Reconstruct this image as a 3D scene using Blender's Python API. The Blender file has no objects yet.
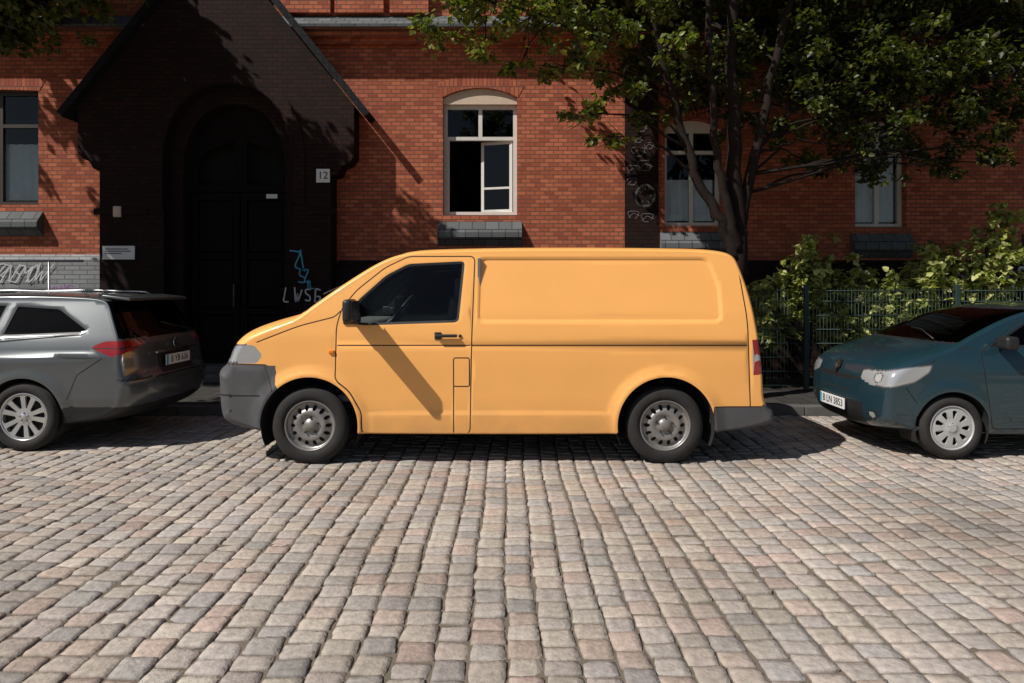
import bpy, bmesh, math, random
import numpy as np
from mathutils import Vector, Matrix
from mathutils.geometry import delaunay_2d_cdt
random.seed(7); rng=np.random.default_rng(11)
scene=bpy.context.scene
COL=scene.collection

# ------------------------------------------------------------------ materials
def nmat(name):
    m=bpy.data.materials.new(name); m.use_nodes=True
    nt=m.node_tree; b=nt.nodes['Principled BSDF']; return m,nt,b
def N(nt,t,**k):
    n=nt.nodes.new(t)
    for a,v in k.items(): setattr(n,a,v)
    return n
def mixc(nt,f,a,b,mode='MIX'):
    n=nt.nodes.new('ShaderNodeMix'); n.data_type='RGBA'; n.blend_type=mode
    for s,v in ((n.inputs[0],f),(n.inputs[6],a),(n.inputs[7],b)):
        if isinstance(v,bpy.types.NodeSocket): nt.links.new(v,s)
        else: s.default_value=v if not isinstance(v,tuple) else (*v[:3],1)
    return n.outputs[2]
def ramp(nt,src,p0,p1,c0=(0,0,0),c1=(1,1,1)):
    r=nt.nodes.new('ShaderNodeValToRGB'); e=r.color_ramp.elements
    e[0].position=p0;e[1].position=p1;e[0].color=(*c0,1);e[1].color=(*c1,1)
    nt.links.new(src,r.inputs[0]); return r.outputs[0]
def objco(nt):
    return N(nt,'ShaderNodeTexCoord').outputs['Object']
def noise(nt,scale,detail=4,vec=None):
    n=N(nt,'ShaderNodeTexNoise'); n.inputs['Scale'].default_value=scale; n.inputs['Detail'].default_value=detail
    nt.links.new(vec if vec is not None else objco(nt),n.inputs['Vector']); return n.outputs['Fac']
def bump(nt,b,h,strength=.3,dist=.01):
    bp=N(nt,'ShaderNodeBump'); bp.inputs['Strength'].default_value=strength; bp.inputs['Distance'].default_value=dist
    nt.links.new(h,bp.inputs['Height']); nt.links.new(bp.outputs[0],b.inputs['Normal'])
def simple(name,col,rough=.6,metal=0,var=.25,scale=6,bmp=0,coat=0,spec=.5):
    m,nt,b=nmat(name)
    f=noise(nt,scale)
    c=mixc(nt,f,tuple(x*(1-var) for x in col),tuple(min(1,x*(1+var)) for x in col))
    nt.links.new(c,b.inputs['Base Color']); b.inputs['Roughness'].default_value=rough
    b.inputs['Metallic'].default_value=metal; b.inputs['Coat Weight'].default_value=coat
    b.inputs['Specular IOR Level'].default_value=spec
    if bmp: bump(nt,b,noise(nt,scale*8),bmp,.005)
    return m
def paint(name,col,metal=0,rough=.35,coat=.6,dirt=.12):
    m,nt,b=nmat(name)
    co=objco(nt)
    f=noise(nt,2.2,5)
    c=mixc(nt,f,tuple(x*.93 for x in col),tuple(min(1,x*1.05) for x in col))
    sx=N(nt,'ShaderNodeSeparateXYZ'); nt.links.new(co,sx.inputs[0])
    g=ramp(nt,sx.outputs[2],.22,.62,(1,1,1),(0,0,0))
    mul=N(nt,'ShaderNodeMath',operation='MULTIPLY'); nt.links.new(g,mul.inputs[0]); nt.links.new(noise(nt,5,6),mul.inputs[1])
    mm=N(nt,'ShaderNodeMath',operation='MULTIPLY'); nt.links.new(mul.outputs[0],mm.inputs[0]); mm.inputs[1].default_value=dirt*4
    c=mixc(nt,mm.outputs[0],c,(.16,.12,.08))
    geo=N(nt,'ShaderNodeNewGeometry')
    c=mixc(nt,geo.outputs['Backfacing'],c,(.02,.02,.02))
    nt.links.new(c,b.inputs['Base Color'])
    b.inputs['Metallic'].default_value=metal; b.inputs['Roughness'].default_value=rough
    b.inputs['Coat Weight'].default_value=coat; b.inputs['Coat Roughness'].default_value=.05
    return m
def glassmat(name,trans=.35,tint=(.6,.65,.62),ior=1.4):
    m=bpy.data.materials.new(name); m.use_nodes=True; nt=m.node_tree; nt.nodes.clear()
    o=N(nt,'ShaderNodeOutputMaterial'); tr=N(nt,'ShaderNodeBsdfTransparent'); tr.inputs[0].default_value=(*[t*trans for t in tint],1)
    gl=N(nt,'ShaderNodeBsdfGlossy'); gl.inputs['Roughness'].default_value=.02
    fr=N(nt,'ShaderNodeFresnel'); fr.inputs[0].default_value=ior
    mx=N(nt,'ShaderNodeMixShader'); nt.links.new(fr.outputs[0],mx.inputs[0]); nt.links.new(tr.outputs[0],mx.inputs[1]); nt.links.new(gl.outputs[0],mx.inputs[2])
    nt.links.new(mx.outputs[0],o.inputs[0]); return m
def brickmat(name,c1,c2,mortar,bw=.25,rh=.075,ms=.007,bmp=.6,horizontal=False,soot=.35,bias=-.1):
    m,nt,b=nmat(name)
    co=objco(nt); s=N(nt,'ShaderNodeSeparateXYZ'); nt.links.new(co,s.inputs[0])
    cm=N(nt,'ShaderNodeCombineXYZ')
    if horizontal:
        nt.links.new(s.outputs[0],cm.inputs[0]); nt.links.new(s.outputs[1],cm.inputs[1])
    else:
        ad=N(nt,'ShaderNodeMath',operation='ADD'); nt.links.new(s.outputs[0],ad.inputs[0]); nt.links.new(s.outputs[1],ad.inputs[1])
        nt.links.new(ad.outputs[0],cm.inputs[0]); nt.links.new(s.outputs[2],cm.inputs[1])
    bt=N(nt,'ShaderNodeTexBrick'); nt.links.new(cm.outputs[0],bt.inputs['Vector'])
    bt.inputs['Scale'].default_value=1; bt.inputs['Brick Width'].default_value=bw; bt.inputs['Row Height'].default_value=rh
    bt.inputs['Mortar Size'].default_value=ms; bt.inputs['Mortar Smooth'].default_value=.1; bt.inputs['Bias'].default_value=bias
    bt.inputs['Color1'].default_value=(*c1,1); bt.inputs['Color2'].default_value=(*c2,1); bt.inputs['Mortar'].default_value=(*mortar,1)
    n1=ramp(nt,noise(nt,.9,6),.35,.7)
    sc=N(nt,'ShaderNodeMath',operation='MULTIPLY'); nt.links.new(n1,sc.inputs[0]); sc.inputs[1].default_value=soot
    c=mixc(nt,sc.outputs[0],bt.outputs['Color'],tuple(.4*x for x in c1))
    n2=noise(nt,45,3); c=mixc(nt,.4,c,mixc(nt,n2,(.3,.3,.3),(1.6,1.55,1.5)),'MULTIPLY')
    nt.links.new(c,b.inputs['Base Color']); b.inputs['Roughness'].default_value=.85; b.inputs['Specular IOR Level'].default_value=.2
    inv=N(nt,'ShaderNodeMath',operation='SUBTRACT'); inv.inputs[0].default_value=1; nt.links.new(bt.outputs['Fac'],inv.inputs[1])
    ad2=N(nt,'ShaderNodeMath',operation='MULTIPLY_ADD'); nt.links.new(n2,ad2.inputs[0]); ad2.inputs[1].default_value=.4; nt.links.new(inv.outputs[0],ad2.inputs[2])
    bump(nt,b,ad2.outputs[0],bmp,.008)
    return m
def attrmat(name,rough=.8,bscale=60,bstr=.5,nvar=.35,transl=0,spec=.4,stain=0):
    m,nt,b=nmat(name)
    a=N(nt,'ShaderNodeAttribute'); a.attribute_name='tone'
    n=noise(nt,bscale*.5,5)
    c=mixc(nt,nvar,a.outputs['Color'],mixc(nt,n,(.3,.3,.3),(1.6,1.6,1.6)),'MULTIPLY')
    if stain: c=mixc(nt,stain,c,mixc(nt,ramp(nt,noise(nt,.8,6),.3,.65),(.68,.65,.61),(1.10,1.09,1.08)),'MULTIPLY')
    nt.links.new(c,b.inputs['Base Color']); b.inputs['Roughness'].default_value=rough; b.inputs['Specular IOR Level'].default_value=spec
    if bstr: bump(nt,b,noise(nt,bscale,5),bstr,.006)
    if transl:
        t=N(nt,'ShaderNodeBsdfTranslucent'); nt.links.new(mixc(nt,1.0,a.outputs['Color'],(1.3,1.5,.5),'MULTIPLY'),t.inputs[0])
        mx=N(nt,'ShaderNodeMixShader'); mx.inputs[0].default_value=transl
        o=[x for x in nt.nodes if x.type=='OUTPUT_MATERIAL'][0]
        nt.links.new(b.outputs[0],mx.inputs[1]); nt.links.new(t.outputs[0],mx.inputs[2]); nt.links.new(mx.outputs[0],o.inputs[0])
    return m

M={}
M['van']=paint('van_paint',(.95,.455,.125),0,.40,.25,.14)
M['silver']=paint('silver_paint',(.115,.125,.13),.5,.27,.7,.05)
M['teal']=paint('teal_paint',(.014,.044,.060),.3,.24,1,.03)
M['plastic']=simple('grey_plastic',(.075,.072,.078),.6,0,.25,9,.15)
M['plasticdark']=simple('black_plastic',(.014,.014,.015),.5,0,.2,9)
M['gap']=simple('gap_black',(.030,.012,.004),.8)
M['gapd']=simple('gap_dark',(.006,.006,.006),.8)
M['glass']=glassmat('car_glass',.95,(.75,.8,.78))
M['glassd']=glassmat('tinted_glass',.10,ior=1.33)
M['rubber']=simple('tyre_rubber',(.018,.016,.015),.85,0,.4,14,.3)
M['steel']=simple('wheel_steel',(.27,.255,.24),.42,.5,.35,12)
M['alloy']=simple('wheel_alloy',(.55,.55,.55),.3,.7,.12,12)
M['hubcap']=simple('hubcap_silver',(.50,.50,.49),.4,.3,.1,12)
M['brake']=simple('brake_dark',(.010,.009,.008),.9)
M['red']=simple('red_lens',(.27,.007,.007),.12,0,.35,30,0,.8,.8)
M['white_lens']=simple('clear_lens',(.46,.47,.48),.1,.4,.10,8,0,1,1)
M['bulb']=simple('lamp_reflector',(.8,.8,.79),.08,.5,.05,8,0,1,1)
M['lampdark']=simple('lamp_housing',(.13,.13,.135),.15,.3,.1,8,0,1,1)
M['orange']=simple('orange_lens',(.8,.22,.02),.2)
M['chrome']=simple('chrome_trim',(.7,.7,.7),.15,1,.05)
M['rail']=simple('rail_metal',(.35,.36,.37),.35,.8,.05)
M['seat']=simple('seat_cloth',(.14,.14,.145),.9,0,.2,20)
M['brick']=brickmat('red_brick',(.57,.17,.088),(.31,.07,.038),(.15,.09,.066),bw=.155,rh=.068,ms=.0075,bmp=.8,bias=-.05)
M['brickd']=brickmat('shade_dark_brick',(.030,.0125,.009),(.015,.008,.006),(.008,.006,.005),bw=.155,rh=.068,soot=.6)  # dark brown brick, with the portal's tree shade also put into its colour
M['slate']=brickmat('slate_tiles',(.15,.16,.17),(.10,.11,.11),(.03,.03,.03),bw=.22,rh=.12,ms=.006,horizontal=True)
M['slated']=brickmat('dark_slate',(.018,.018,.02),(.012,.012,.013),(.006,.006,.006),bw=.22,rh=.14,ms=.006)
M['cream']=simple('cream_render',(.60,.47,.36),.8,0,.15,8,.2)
M['winwhite']=simple('window_paint',(.66,.64,.60),.5,0,.12,14)
M['winbrown']=simple('window_brown',(.035,.024,.018),.5,0,.2,14)
M['pane']=glassmat('window_pane',.93,(.93,.97,1.0),1.5)
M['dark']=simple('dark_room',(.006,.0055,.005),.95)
M['doorwood']=simple('door_wood',(.008,.006,.005),.75,0,.5,10,.3,0,.1)
M['curtain']=simple('curtain_cloth',(.74,.82,.86),.9,0,.12,6)
M['plinth']=brickmat('painted_plinth',(.30,.31,.32),(.24,.25,.26),(.14,.14,.14),soot=.4)
M['signwhite']=simple('sign_white',(.72,.72,.71),.4,0,.05)
M['ink']=simple('ink_black',(.015,.015,.015),.5)
M['bluepaint']=simple('spray_blue',(.05,.30,.45),.6)
M['whitepaint']=simple('spray_white',(.55,.55,.55),.6,0,.4,10)
M['chalk']=simple('faded_white',(.20,.20,.20),.8,0,.5,14)
M['pinkpaint']=simple('spray_violet',(.40,.16,.42),.6)
M['bark']=simple('bark',(.020,.014,.011),.95,0,.5,18,.9,0,.15)
M['fence']=simple('fence_steel',(.03,.055,.05),.5,.2,.2,20)
M['leaf']=attrmat('leaves',.45,30,0,.3,.35)
M['stone']=attrmat('cobble_stone',.82,60,.9,.75,0,.25,.8)
M['kerb']=simple('kerb_granite',(.10,.097,.093),.8,0,.35,12,.4)

# ------------------------------------------------------------------ mesh helpers
def finish(o,name,parent,loc):
    COL.objects.link(o)
    if parent is not None: o.parent=parent
    o.location=loc; return o
def mk(name,verts,faces,mats,parent=None,loc=(0,0,0),smooth=True,mi=None,normals=None):
    me=bpy.data.meshes.new(name)
    me.from_pydata([tuple(map(float,v)) for v in verts],[],[tuple(map(int,f)) for f in faces])
    for m in (mats if isinstance(mats,(list,tuple)) else [mats]): me.materials.append(m)
    if mi is not None: me.polygons.foreach_set('material_index',np.asarray(mi,dtype=np.int32))
    me.polygons.foreach_set('use_smooth',np.full(len(me.polygons),bool(smooth)))
    me.update()
    if normals is not None and smooth: me.normals_split_custom_set_from_vertices([tuple(map(float,n)) for n in normals])
    return finish(bpy.data.objects.new(name,me),name,parent,loc)
def tag(o,label=None,cat=None,group=None,kind=None):
    if label:o['label']=label
    if cat:o['category']=cat
    if group:o['group']=group
    if kind:o['kind']=kind
    return o
def empty(name,loc,label=None,cat=None,group=None):
    o=bpy.data.objects.new(name,None); o.empty_display_size=.2; COL.objects.link(o); o.location=loc
    tag(o,label,cat,group); return o
def frombm(bm,name,mats,parent=None,loc=(0,0,0),smooth=True):
    me=bpy.data.meshes.new(name); bm.to_mesh(me); bm.free()
    for m in (mats if isinstance(mats,(list,tuple)) else [mats]): me.materials.append(m)
    me.polygons.foreach_set('use_smooth',np.full(len(me.polygons),bool(smooth)))
    return finish(bpy.data.objects.new(name,me),name,parent,loc)
def addbox(bm,x0,x1,y0,y1,z0,z1,bev=0,seg=2,rot=None):
    r=bmesh.ops.create_cube(bm,size=1); vs=r['verts']
    for v in vs:
        v.co=Vector(((x0+x1)/2+v.co.x*(x1-x0),(y0+y1)/2+v.co.y*(y1-y0),(z0+z1)/2+v.co.z*(z1-z0)))
    if rot is not None:
        c=Vector(((x0+x1)/2,(y0+y1)/2,(z0+z1)/2))
        for v in vs: v.co=c+rot@(v.co-c)
    if bev>0:
        es=list({e for v in vs for e in v.link_edges})
        bmesh.ops.bevel(bm,geom=es,offset=bev,segments=seg,affect='EDGES',profile=.6)
def box(name,b,mats,parent=None,loc=(0,0,0),bev=.005,seg=2,smooth=False,rot=None):
    bm=bmesh.new()
    for q in (b if isinstance(b[0],(list,tuple)) else [b]): addbox(bm,*q,bev=bev,seg=seg,rot=rot)
    return frombm(bm,name,mats,parent,loc,smooth)
def tube_geo(path,rad,n=8,V=None,F=None):
    V=[] if V is None else V; F=[] if F is None else F
    path=[Vector(p) for p in path]; base=len(V); up=Vector((.3,1,.2)).normalized()
    for i,p in enumerate(path):
        t=(path[min(i+1,len(path)-1)]-path[max(i-1,0)]).normalized()
        a=t.cross(up); a.normalize(); b=t.cross(a)
        r=rad[i] if hasattr(rad,'__len__') else rad
        for k in range(n):
            th=2*math.pi*k/n; V.append(p+(a*math.cos(th)+b*math.sin(th))*r)
    for i in range(len(path)-1):
        for k in range(n):
            F.append((base+i*n+k,base+i*n+(k+1)%n,base+(i+1)*n+(k+1)%n,base+(i+1)*n+k))
    F.append(tuple(base+k for k in range(n))[::-1]); F.append(tuple(base+(len(path)-1)*n+k for k in range(n)))
    return V,F
def pip(poly,P):
    poly=np.asarray(poly)[:,:2]; x,y=P[:,0],P[:,1]; ins=np.zeros(len(P),bool)
    n=len(poly)
    for i in range(n):
        x1,y1=poly[i]; x2,y2=poly[(i+1)%n]
        if y1==y2: continue
        c=((y1>y)!=(y2>y))&(x<(x2-x1)*(y-y1)/(y2-y1)+x1); ins^=c
    return ins
def pdist(poly,P,closed=True):
    poly=np.asarray(poly)[:,:2]; d=np.full(len(P),1e9); n=len(poly)
    for i in range(n if closed else n-1):
        a=poly[i]; b=poly[(i+1)%n]; ab=b-a; L=ab@ab+1e-12
        t=np.clip(((P-a)@ab)/L,0,1); q=a+t[:,None]*ab
        d=np.minimum(d,np.hypot(*(P-q).T))
    return d
def round_poly(pts,r,seg=4,closed=True):
    out=[]; n=len(pts); pts=[np.array(p,float) for p in pts]
    for i in range(n):
        if not closed and i in (0,n-1): out.append(pts[i]); continue
        p=pts[i]; a=pts[i-1]-p; b=pts[(i+1)%n]-p; la,lb=np.linalg.norm(a),np.linalg.norm(b)
        rr=min(r,la*.45,lb*.45); A=p+a/la*rr; B=p+b/lb*rr
        for k in range(seg+1):
            t=k/seg; out.append((1-t)**2*A+2*t*(1-t)*p+t*t*B)
    return np.array(out)
def offset_line(pts,d,closed):
    pts=np.asarray(pts); n=len(pts); out=[]
    for i in range(n):
        a=pts[i-1] if (closed or i>0) else pts[i]; b=pts[(i+1)%n] if (closed or i<n-1) else pts[i]
        t=b-a; t=t/(np.linalg.norm(t)+1e-9); out.append(pts[i]+d*np.array([-t[1],t[0]]))
    return np.array(out)
def offset_in(poly,d):
    poly=np.asarray(poly); ar=np.sum(poly[:,0]*np.roll(poly[:,1],-1)-np.roll(poly[:,0],-1)*poly[:,1])
    return offset_line(poly,d if ar>0 else -d,True)
def run_cdt(points,lines):
    V=[Vector((float(p[0]),float(p[1]))) for p in points]; E=[]
    for pts,cl in lines:
        b=len(V); n=len(pts)
        V+= [Vector((float(p[0]),float(p[1]))) for p in pts]
        E+= [(b+i,b+(i+1)%n) for i in range(n if cl else n-1)]
    r=delaunay_2d_cdt(V,E,[],0,1e-5)
    v=np.array([(a[0],a[1]) for a in r[0]]); f=np.array([t for t in r[2] if len(t)==3],dtype=int)
    return v,f
def circle(cx,cz,r,n=48,a0=0,a1=2*math.pi):
    return np.array([(cx+r*math.cos(a0+(a1-a0)*k/n),cz+r*math.sin(a0+(a1-a0)*k/n)) for k in range(n)])
def plate(name,outer,holes,y0,y1,mats,parent=None,loc=(0,0,0),ox=True):
    v,f=run_cdt([],[(outer,True)]+[(h,True) for h in holes])
    c=v[f].mean(1); keep=pip(outer,c)
    for h in holes: keep&=~pip(h,c)
    f=f[keep]
    V=[(a,y0,b) for a,b in v]; F=[tuple(t) for t in f]
    for pl,inward in [(h,True) for h in holes]+([(outer,False)] if ox else []):
        pl=np.asarray(pl); ar=np.sum(pl[:,0]*np.roll(pl[:,1],-1)-np.roll(pl[:,0],-1)*pl[:,1])
        if (ar>0)==inward: pl=pl[::-1]
        b=len(V); n=len(pl)
        V+=[(a,y0,c2) for a,c2 in pl]+[(a,y1,c2) for a,c2 in pl]
        F+=[(b+(i+1)%n,b+i,b+n+i,b+n+(i+1)%n) for i in range(n)]
    return mk(name,V,F,mats,parent,loc,False)
def ribbon(strokes,w,y,V,F,sx=1,sz=1,ox=0,oz=0):
    for st in strokes:
        p=round_poly(st,.25,4,False) if len(st)>2 else np.array(st,float)
        p=p*np.array([sx,sz])+np.array([ox,oz])
        a=offset_line(p,w/2,False); b=offset_line(p,-w/2,False); base=len(V); n=len(p)
        y-=.0007
        V+=[(q[0],y,q[1]) for q in a]+[(q[0],y,q[1]) for q in b]
        F+=[(base+i,base+n+i,base+n+i+1,base+i+1) for i in range(n-1)]
    return V,F
def textmesh(s,size,mat,parent,loc,rot,name='lettering',ext=.001):
    cu=bpy.data.curves.new('t','FONT'); cu.body=s; cu.size=size; cu.align_x='CENTER'; cu.align_y='CENTER'; cu.extrude=ext
    o=bpy.data.objects.new('t',cu); COL.objects.link(o)
    dg=bpy.context.evaluated_depsgraph_get(); me=bpy.data.meshes.new_from_object(o.evaluated_get(dg))
    bpy.data.objects.remove(o); me.materials.clear(); me.materials.append(mat)
    r=finish(bpy.data.objects.new(name,me),name,parent,loc); r.rotation_euler=rot; return r
def lathe(name,prof,n,mat,parent,loc=(0,0,0)):
    V=[];F=[];m=len(prof)
    for k in range(n):
        a=2*math.pi*k/n
        for r,y in prof: V.append((r*math.cos(a),y,r*math.sin(a)))
    for k in range(n):
        for j in range(m-1):
            F.append((k*m+j,((k+1)%n)*m+j,((k+1)%n)*m+j+1,k*m+j+1))
    return mk(name,V,F,mat,parent,loc)

# ------------------------------------------------------------------ vehicle shell
def chaikin(P,n):
    for _ in range(n):
        Q=np.roll(P,-1,0); P=np.stack([.75*P+.25*Q,.25*P+.75*Q],1).reshape(-1,P.shape[1])
    return P
def resample(P,step):
    Q=np.vstack([P,P[:1]]); s=np.r_[0,np.cumsum(np.hypot(*(np.diff(Q[:,:2],axis=0)).T))]
    n=int(s[-1]/step); t=np.linspace(0,s[-1],n,endpoint=False)
    return np.stack([np.interp(t,s,Q[:,k]) for k in range(Q.shape[1])],1)
def table(zs,ws):
    zz=np.linspace(0,2.2,441); w=np.interp(zz,zs,ws); k=np.hanning(25); k/=k.sum()
    w=np.convolve(np.pad(w,12,mode='edge'),k,'valid'); return lambda z: np.interp(z,zz,w)
def shell(ctrl,W,disp,lines,side_class,rim_class,step,pexp=2.6,nth=56,cstep=.016,sm=40):
    C=resample(chaikin(np.array(ctrl,float),3),cstep)
    xy=C[:,:2]; ar=np.sum(xy[:,0]*np.roll(xy[:,1],-1)-np.roll(xy[:,0],-1)*xy[:,1])
    if ar<0: C=C[::-1]; xy=C[:,:2]
    T=np.roll(xy,-1,0)-np.roll(xy,1,0)
    for _ in range(14): T=(np.roll(T,1,0)+T+np.roll(T,-1,0))/3
    T/=np.linalg.norm(T,axis=1)[:,None]; nin=np.stack([-T[:,1],T[:,0]],1)
    r=C[:,2].copy()
    for _ in range(sm): r=(np.roll(r,1)+2*r+np.roll(r,-1))/4
    Cin=xy+r[:,None]*nin
    for _ in range(12): Cin=(np.roll(Cin,1,0)+2*Cin+np.roll(Cin,-1,0))/4
    D=Cin-xy
    th=np.linspace(0,math.pi/2,nth+1); tau=np.sin(th)**(2/pexp); dd=1-np.cos(th)**(2/pexp); tau[-1]=1;dd[-1]=1
    Wt=lambda x,z: W(x,z)+disp(x,z)
    wc=Wt(Cin[:,0],Cin[:,1])
    n=len(C); m=nth+1
    R=np.zeros((n,m,3)); R[:,:,0]=xy[:,None,0]+D[:,None,0]*dd; R[:,:,2]=xy[:,None,1]+D[:,None,1]*dd; R[:,:,1]=-tau*wc[:,None]
    RV=R.reshape(-1,3); i,j=np.meshgrid(np.arange(n),np.arange(m-1),indexing='ij'); i=i.ravel();j=j.ravel(); i2=(i+1)%n
    RF=np.stack([i*m+j,i2*m+j,i2*m+j+1,i*m+j+1],1)
    cen=RV[RF].mean(1); rl=rim_class(cen[:,0],-cen[:,1],cen[:,2],tau[j])
    x0,z0=Cin.min(0);x1,z1=Cin.max(0)
    gx,gz=np.meshgrid(np.arange(x0,x1,step),np.arange(z0,z1,step)); G=np.stack([gx.ravel(),gz.ravel()],1)
    G=G[pip(Cin,G)]; d=pdist(Cin,G)
    for l,cl in lines: d=np.minimum(d,pdist(l,G,cl))
    G=G[d>step*.35]
    v,f=run_cdt(G,[(Cin,True)]+lines)
    c=v[f].mean(1); keep=pip(Cin,c); f=f[keep]; c=c[keep]
    sl=side_class(c[:,0],c[:,1])
    SV=np.stack([v[:,0],-Wt(v[:,0],v[:,1]),v[:,1]],1)
    nr=len(RV); V=np.vstack([RV,SV]); F=[tuple(a) for a in RF.tolist()]+[tuple(a) for a in (f+nr).tolist()]; L=list(rl)+list(sl)
    nv=len(V); Vm=V*np.array([1,-1,1]); V=np.vstack([V,Vm])
    F=F+[tuple(q+nv for q in a)[::-1] for a in F]; side=[0]*len(L)+[1]*len(L); L=L+L
    key=np.round(V,4); _,first,inv=np.unique(key,axis=0,return_index=True,return_inverse=True); inv=inv.ravel().tolist()
    V=V[first]; F2=[];L2=[];S2=[]
    for a,l,s in zip(F,L,side):
        b=[]
        for q in a:
            q=inv[q]
            if q not in b: b.append(q)
        if len(b)>=3: F2.append(tuple(b)); L2.append(l); S2.append(s)
    me=bpy.data.meshes.new('tmp'); me.from_pydata([tuple(p) for p in V.tolist()],[],F2); me.update()
    nn=np.zeros(len(V)*3); me.vertex_normals.foreach_get('vector',nn); nn=nn.reshape(-1,3); bpy.data.meshes.remove(me)
    return V,F2,L2,S2,nn
def extract(S,parent,spec):
    V,F,L,side,nn=S; L=np.array(L); side=np.array(side); out={}
    for name,(labs,split) in spec.items():
        for sd in ((0,1) if split else (None,)):
            sel=[];mi=[]
            for k,(lb,_) in enumerate(labs):
                ii=np.where((L==lb)&((side==sd) if sd is not None else True))[0]; sel+=list(ii); mi+=[k]*len(ii)
            if not sel: continue
            used=np.unique(np.concatenate([F[i] for i in sel])); mp={int(u):k for k,u in enumerate(used)}
            o=mk(name,V[used],[tuple(mp[q] for q in F[i]) for i in sel],[m for _,m in labs],parent,(0,0,0),True,mi,nn[used])
            out.setdefault(name,[]).append(o)
    return out
def arch_liner(parent,cx,cz,Ra,w,dep=.34):
    n=40
    for sgn in (-1,1):
        V=[];F=[]
        for k in range(n+1):
            a=math.radians(-25+230*k/n)
            for y in (w-.012,w-dep): V.append((cx+(Ra+.004)*math.cos(a),sgn*y,cz+(Ra+.004)*math.sin(a)))
        for k in range(n): F.append((2*k,2*k+1,2*k+3,2*k+2))
        b2=len(V); V.append((cx,sgn*(w-dep),cz)); F+= [(2*k+1,b2,2*k+3) for k in range(n)]
        mk('wheel_arch_liner',V,F,M['brake'],parent)
def wheel(R,rr,w,kind,matrim,parent,loc):
    hub=lathe('wheel',[(.0,-w/2+.055),(rr*.8,-w/2+.055),(rr-.03,-w/2+.06),(rr-.03,w/2)],32,M['brake'],parent,loc)
    tp=[(rr,-w/2+.012),(rr+.006,-w/2+.001),(rr+(R-rr)*.35,-w/2-.007),(rr+(R-rr)*.7,-w/2-.003),(R-.018,-w/2+.008),(R-.004,-w/2+.025)]
    for k in range(5):
        y=-w/2+.03+(w-.06)*k/5; s=(w-.06)/5
        tp+=[(R,y),(R,y+s-.010),(R-.007,y+s-.009),(R-.007,y+s-.001)]
    tp+=[(R,w/2-.03),(R-.018,w/2-.008),(rr+.01,w/2),(rr-.02,w/2)]
    lathe('tyre',tp,72,M['rubber'],hub)
    V=[];F=[];n=64
    prof=[(rr+.004,-w/2+.010),(rr-.006,-w/2+.002),(rr-.014,-w/2+.008),(rr-.020,-w/2+.028),(rr-.024,w/2-.01)]
    m=len(prof)
    for k in range(n):
        a=2*math.pi*k/n
        for r,y in prof: V.append((r*math.cos(a),y,r*math.sin(a)))
    for k in range(n):
        for j in range(m-1): F.append((k*m+j,((k+1)%n)*m+j,((k+1)%n)*m+j+1,k*m+j+1))
    ro=rr-.019
    holes=[]
    if kind=='steel':
        for k in range(14):
            a=2*math.pi*k/14; rc=rr*.70
            h=[(rc*math.cos(a)+.026*math.cos(t)*math.cos(a)-.018*math.sin(t)*math.sin(a), rc*math.sin(a)+.026*math.cos(t)*math.sin(a)+.018*math.sin(t)*math.cos(a)) for t in np.linspace(0,2*math.pi,12,endpoint=False)]
            holes.append(np.array(h))
        dep=lambda r: np.interp(r,[0,.055,.062,.085,.12,.14,.185,ro],[.010,.010,.036,.030,.010,.020,.056,.034])-w/2
    elif kind=='alloy':
        ns=10
        for k in range(ns):
            a=2*math.pi*k/ns+.1; hw0=.13 if k%2 else .05; hw1=.26 if k%2 else .17
            h=[(rr*.36,a-hw0),(ro-.012,a-hw1+.02),(ro-.004,a),(ro-.012,a+hw1-.02),(rr*.36,a+hw0)]
            holes.append(round_poly([(q*math.cos(t),q*math.sin(t)) for q,t in h],.012,3))
        dep=lambda r: np.interp(r,[0,.03,.034,.09,ro],[.008,.008,.016,.022,.012])-w/2
    else:
        ns=9
        for k in range(ns):
            a=2*math.pi*k/ns
            h=[(rr*.42,a-.10),(ro-.03,a-.17),(ro-.022,a),(ro-.03,a+.17),(rr*.42,a+.10)]
            holes.append(round_poly([(q*math.cos(t),q*math.sin(t)) for q,t in h],.014,3))
        dep=lambda r: np.interp(r,[0,.04,.045,.12,ro],[.0,.0,.008,.006,.014])-w/2
    rings=[(circle(0,0,q,48),True) for q in ([.055,.062,.085,.12,.14,.185,ro] if kind=='steel' else [.03,.036,.045,.09,.13,ro])]
    v,f=run_cdt([(0,0)],rings+[(h,True) for h in holes]); c=v[f].mean(1); kp=np.hypot(*c.T)<ro
    for h in holes: kp&=~pip(h,c)
    f=f[kp]; rv=np.hypot(*v.T); y=dep(rv); b=len(V)
    V+=[(p[0],yy,p[1]) for p,yy in zip(v,y)]; F+=[tuple(int(q)+b for q in t) for t in f]
    for h in holes:
        b=len(V);k=len(h); yy=dep(np.hypot(*h.T))
        V+=[(p[0],q,p[1]) for p,q in zip(h,yy)]+[(p[0]*.99,q+.018,p[1]*.99) for p,q in zip(h,yy)]
        F+=[(b+i,b+(i+1)%k,b+k+(i+1)%k,b+k+i) for i in range(k)]
    mk('rim',V,F,matrim,hub)
    for k in range(5):
        V=[];F=[]
        a=2*math.pi*k/5+.3; c0=(.055 if kind=='steel' else .03)*1.3
        tube_geo([(c0*math.cos(a),-w/2+.03,c0*math.sin(a)),(c0*math.cos(a),-w/2+.004,c0*math.sin(a))],.008,6,V,F)
        mk('wheel_bolt',V,F,M['brake'] if kind!='alloy' else M['steel'],hub)
    return hub
def copy_tree(o,parent,loc,rotz=0):
    c=o.copy(); COL.objects.link(c); c.parent=parent; c.location=loc; c.rotation_euler=(0,0,rotz)
    for ch in o.children:
        cc=ch.copy(); COL.objects.link(cc); cc.parent=c
    return c
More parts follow.
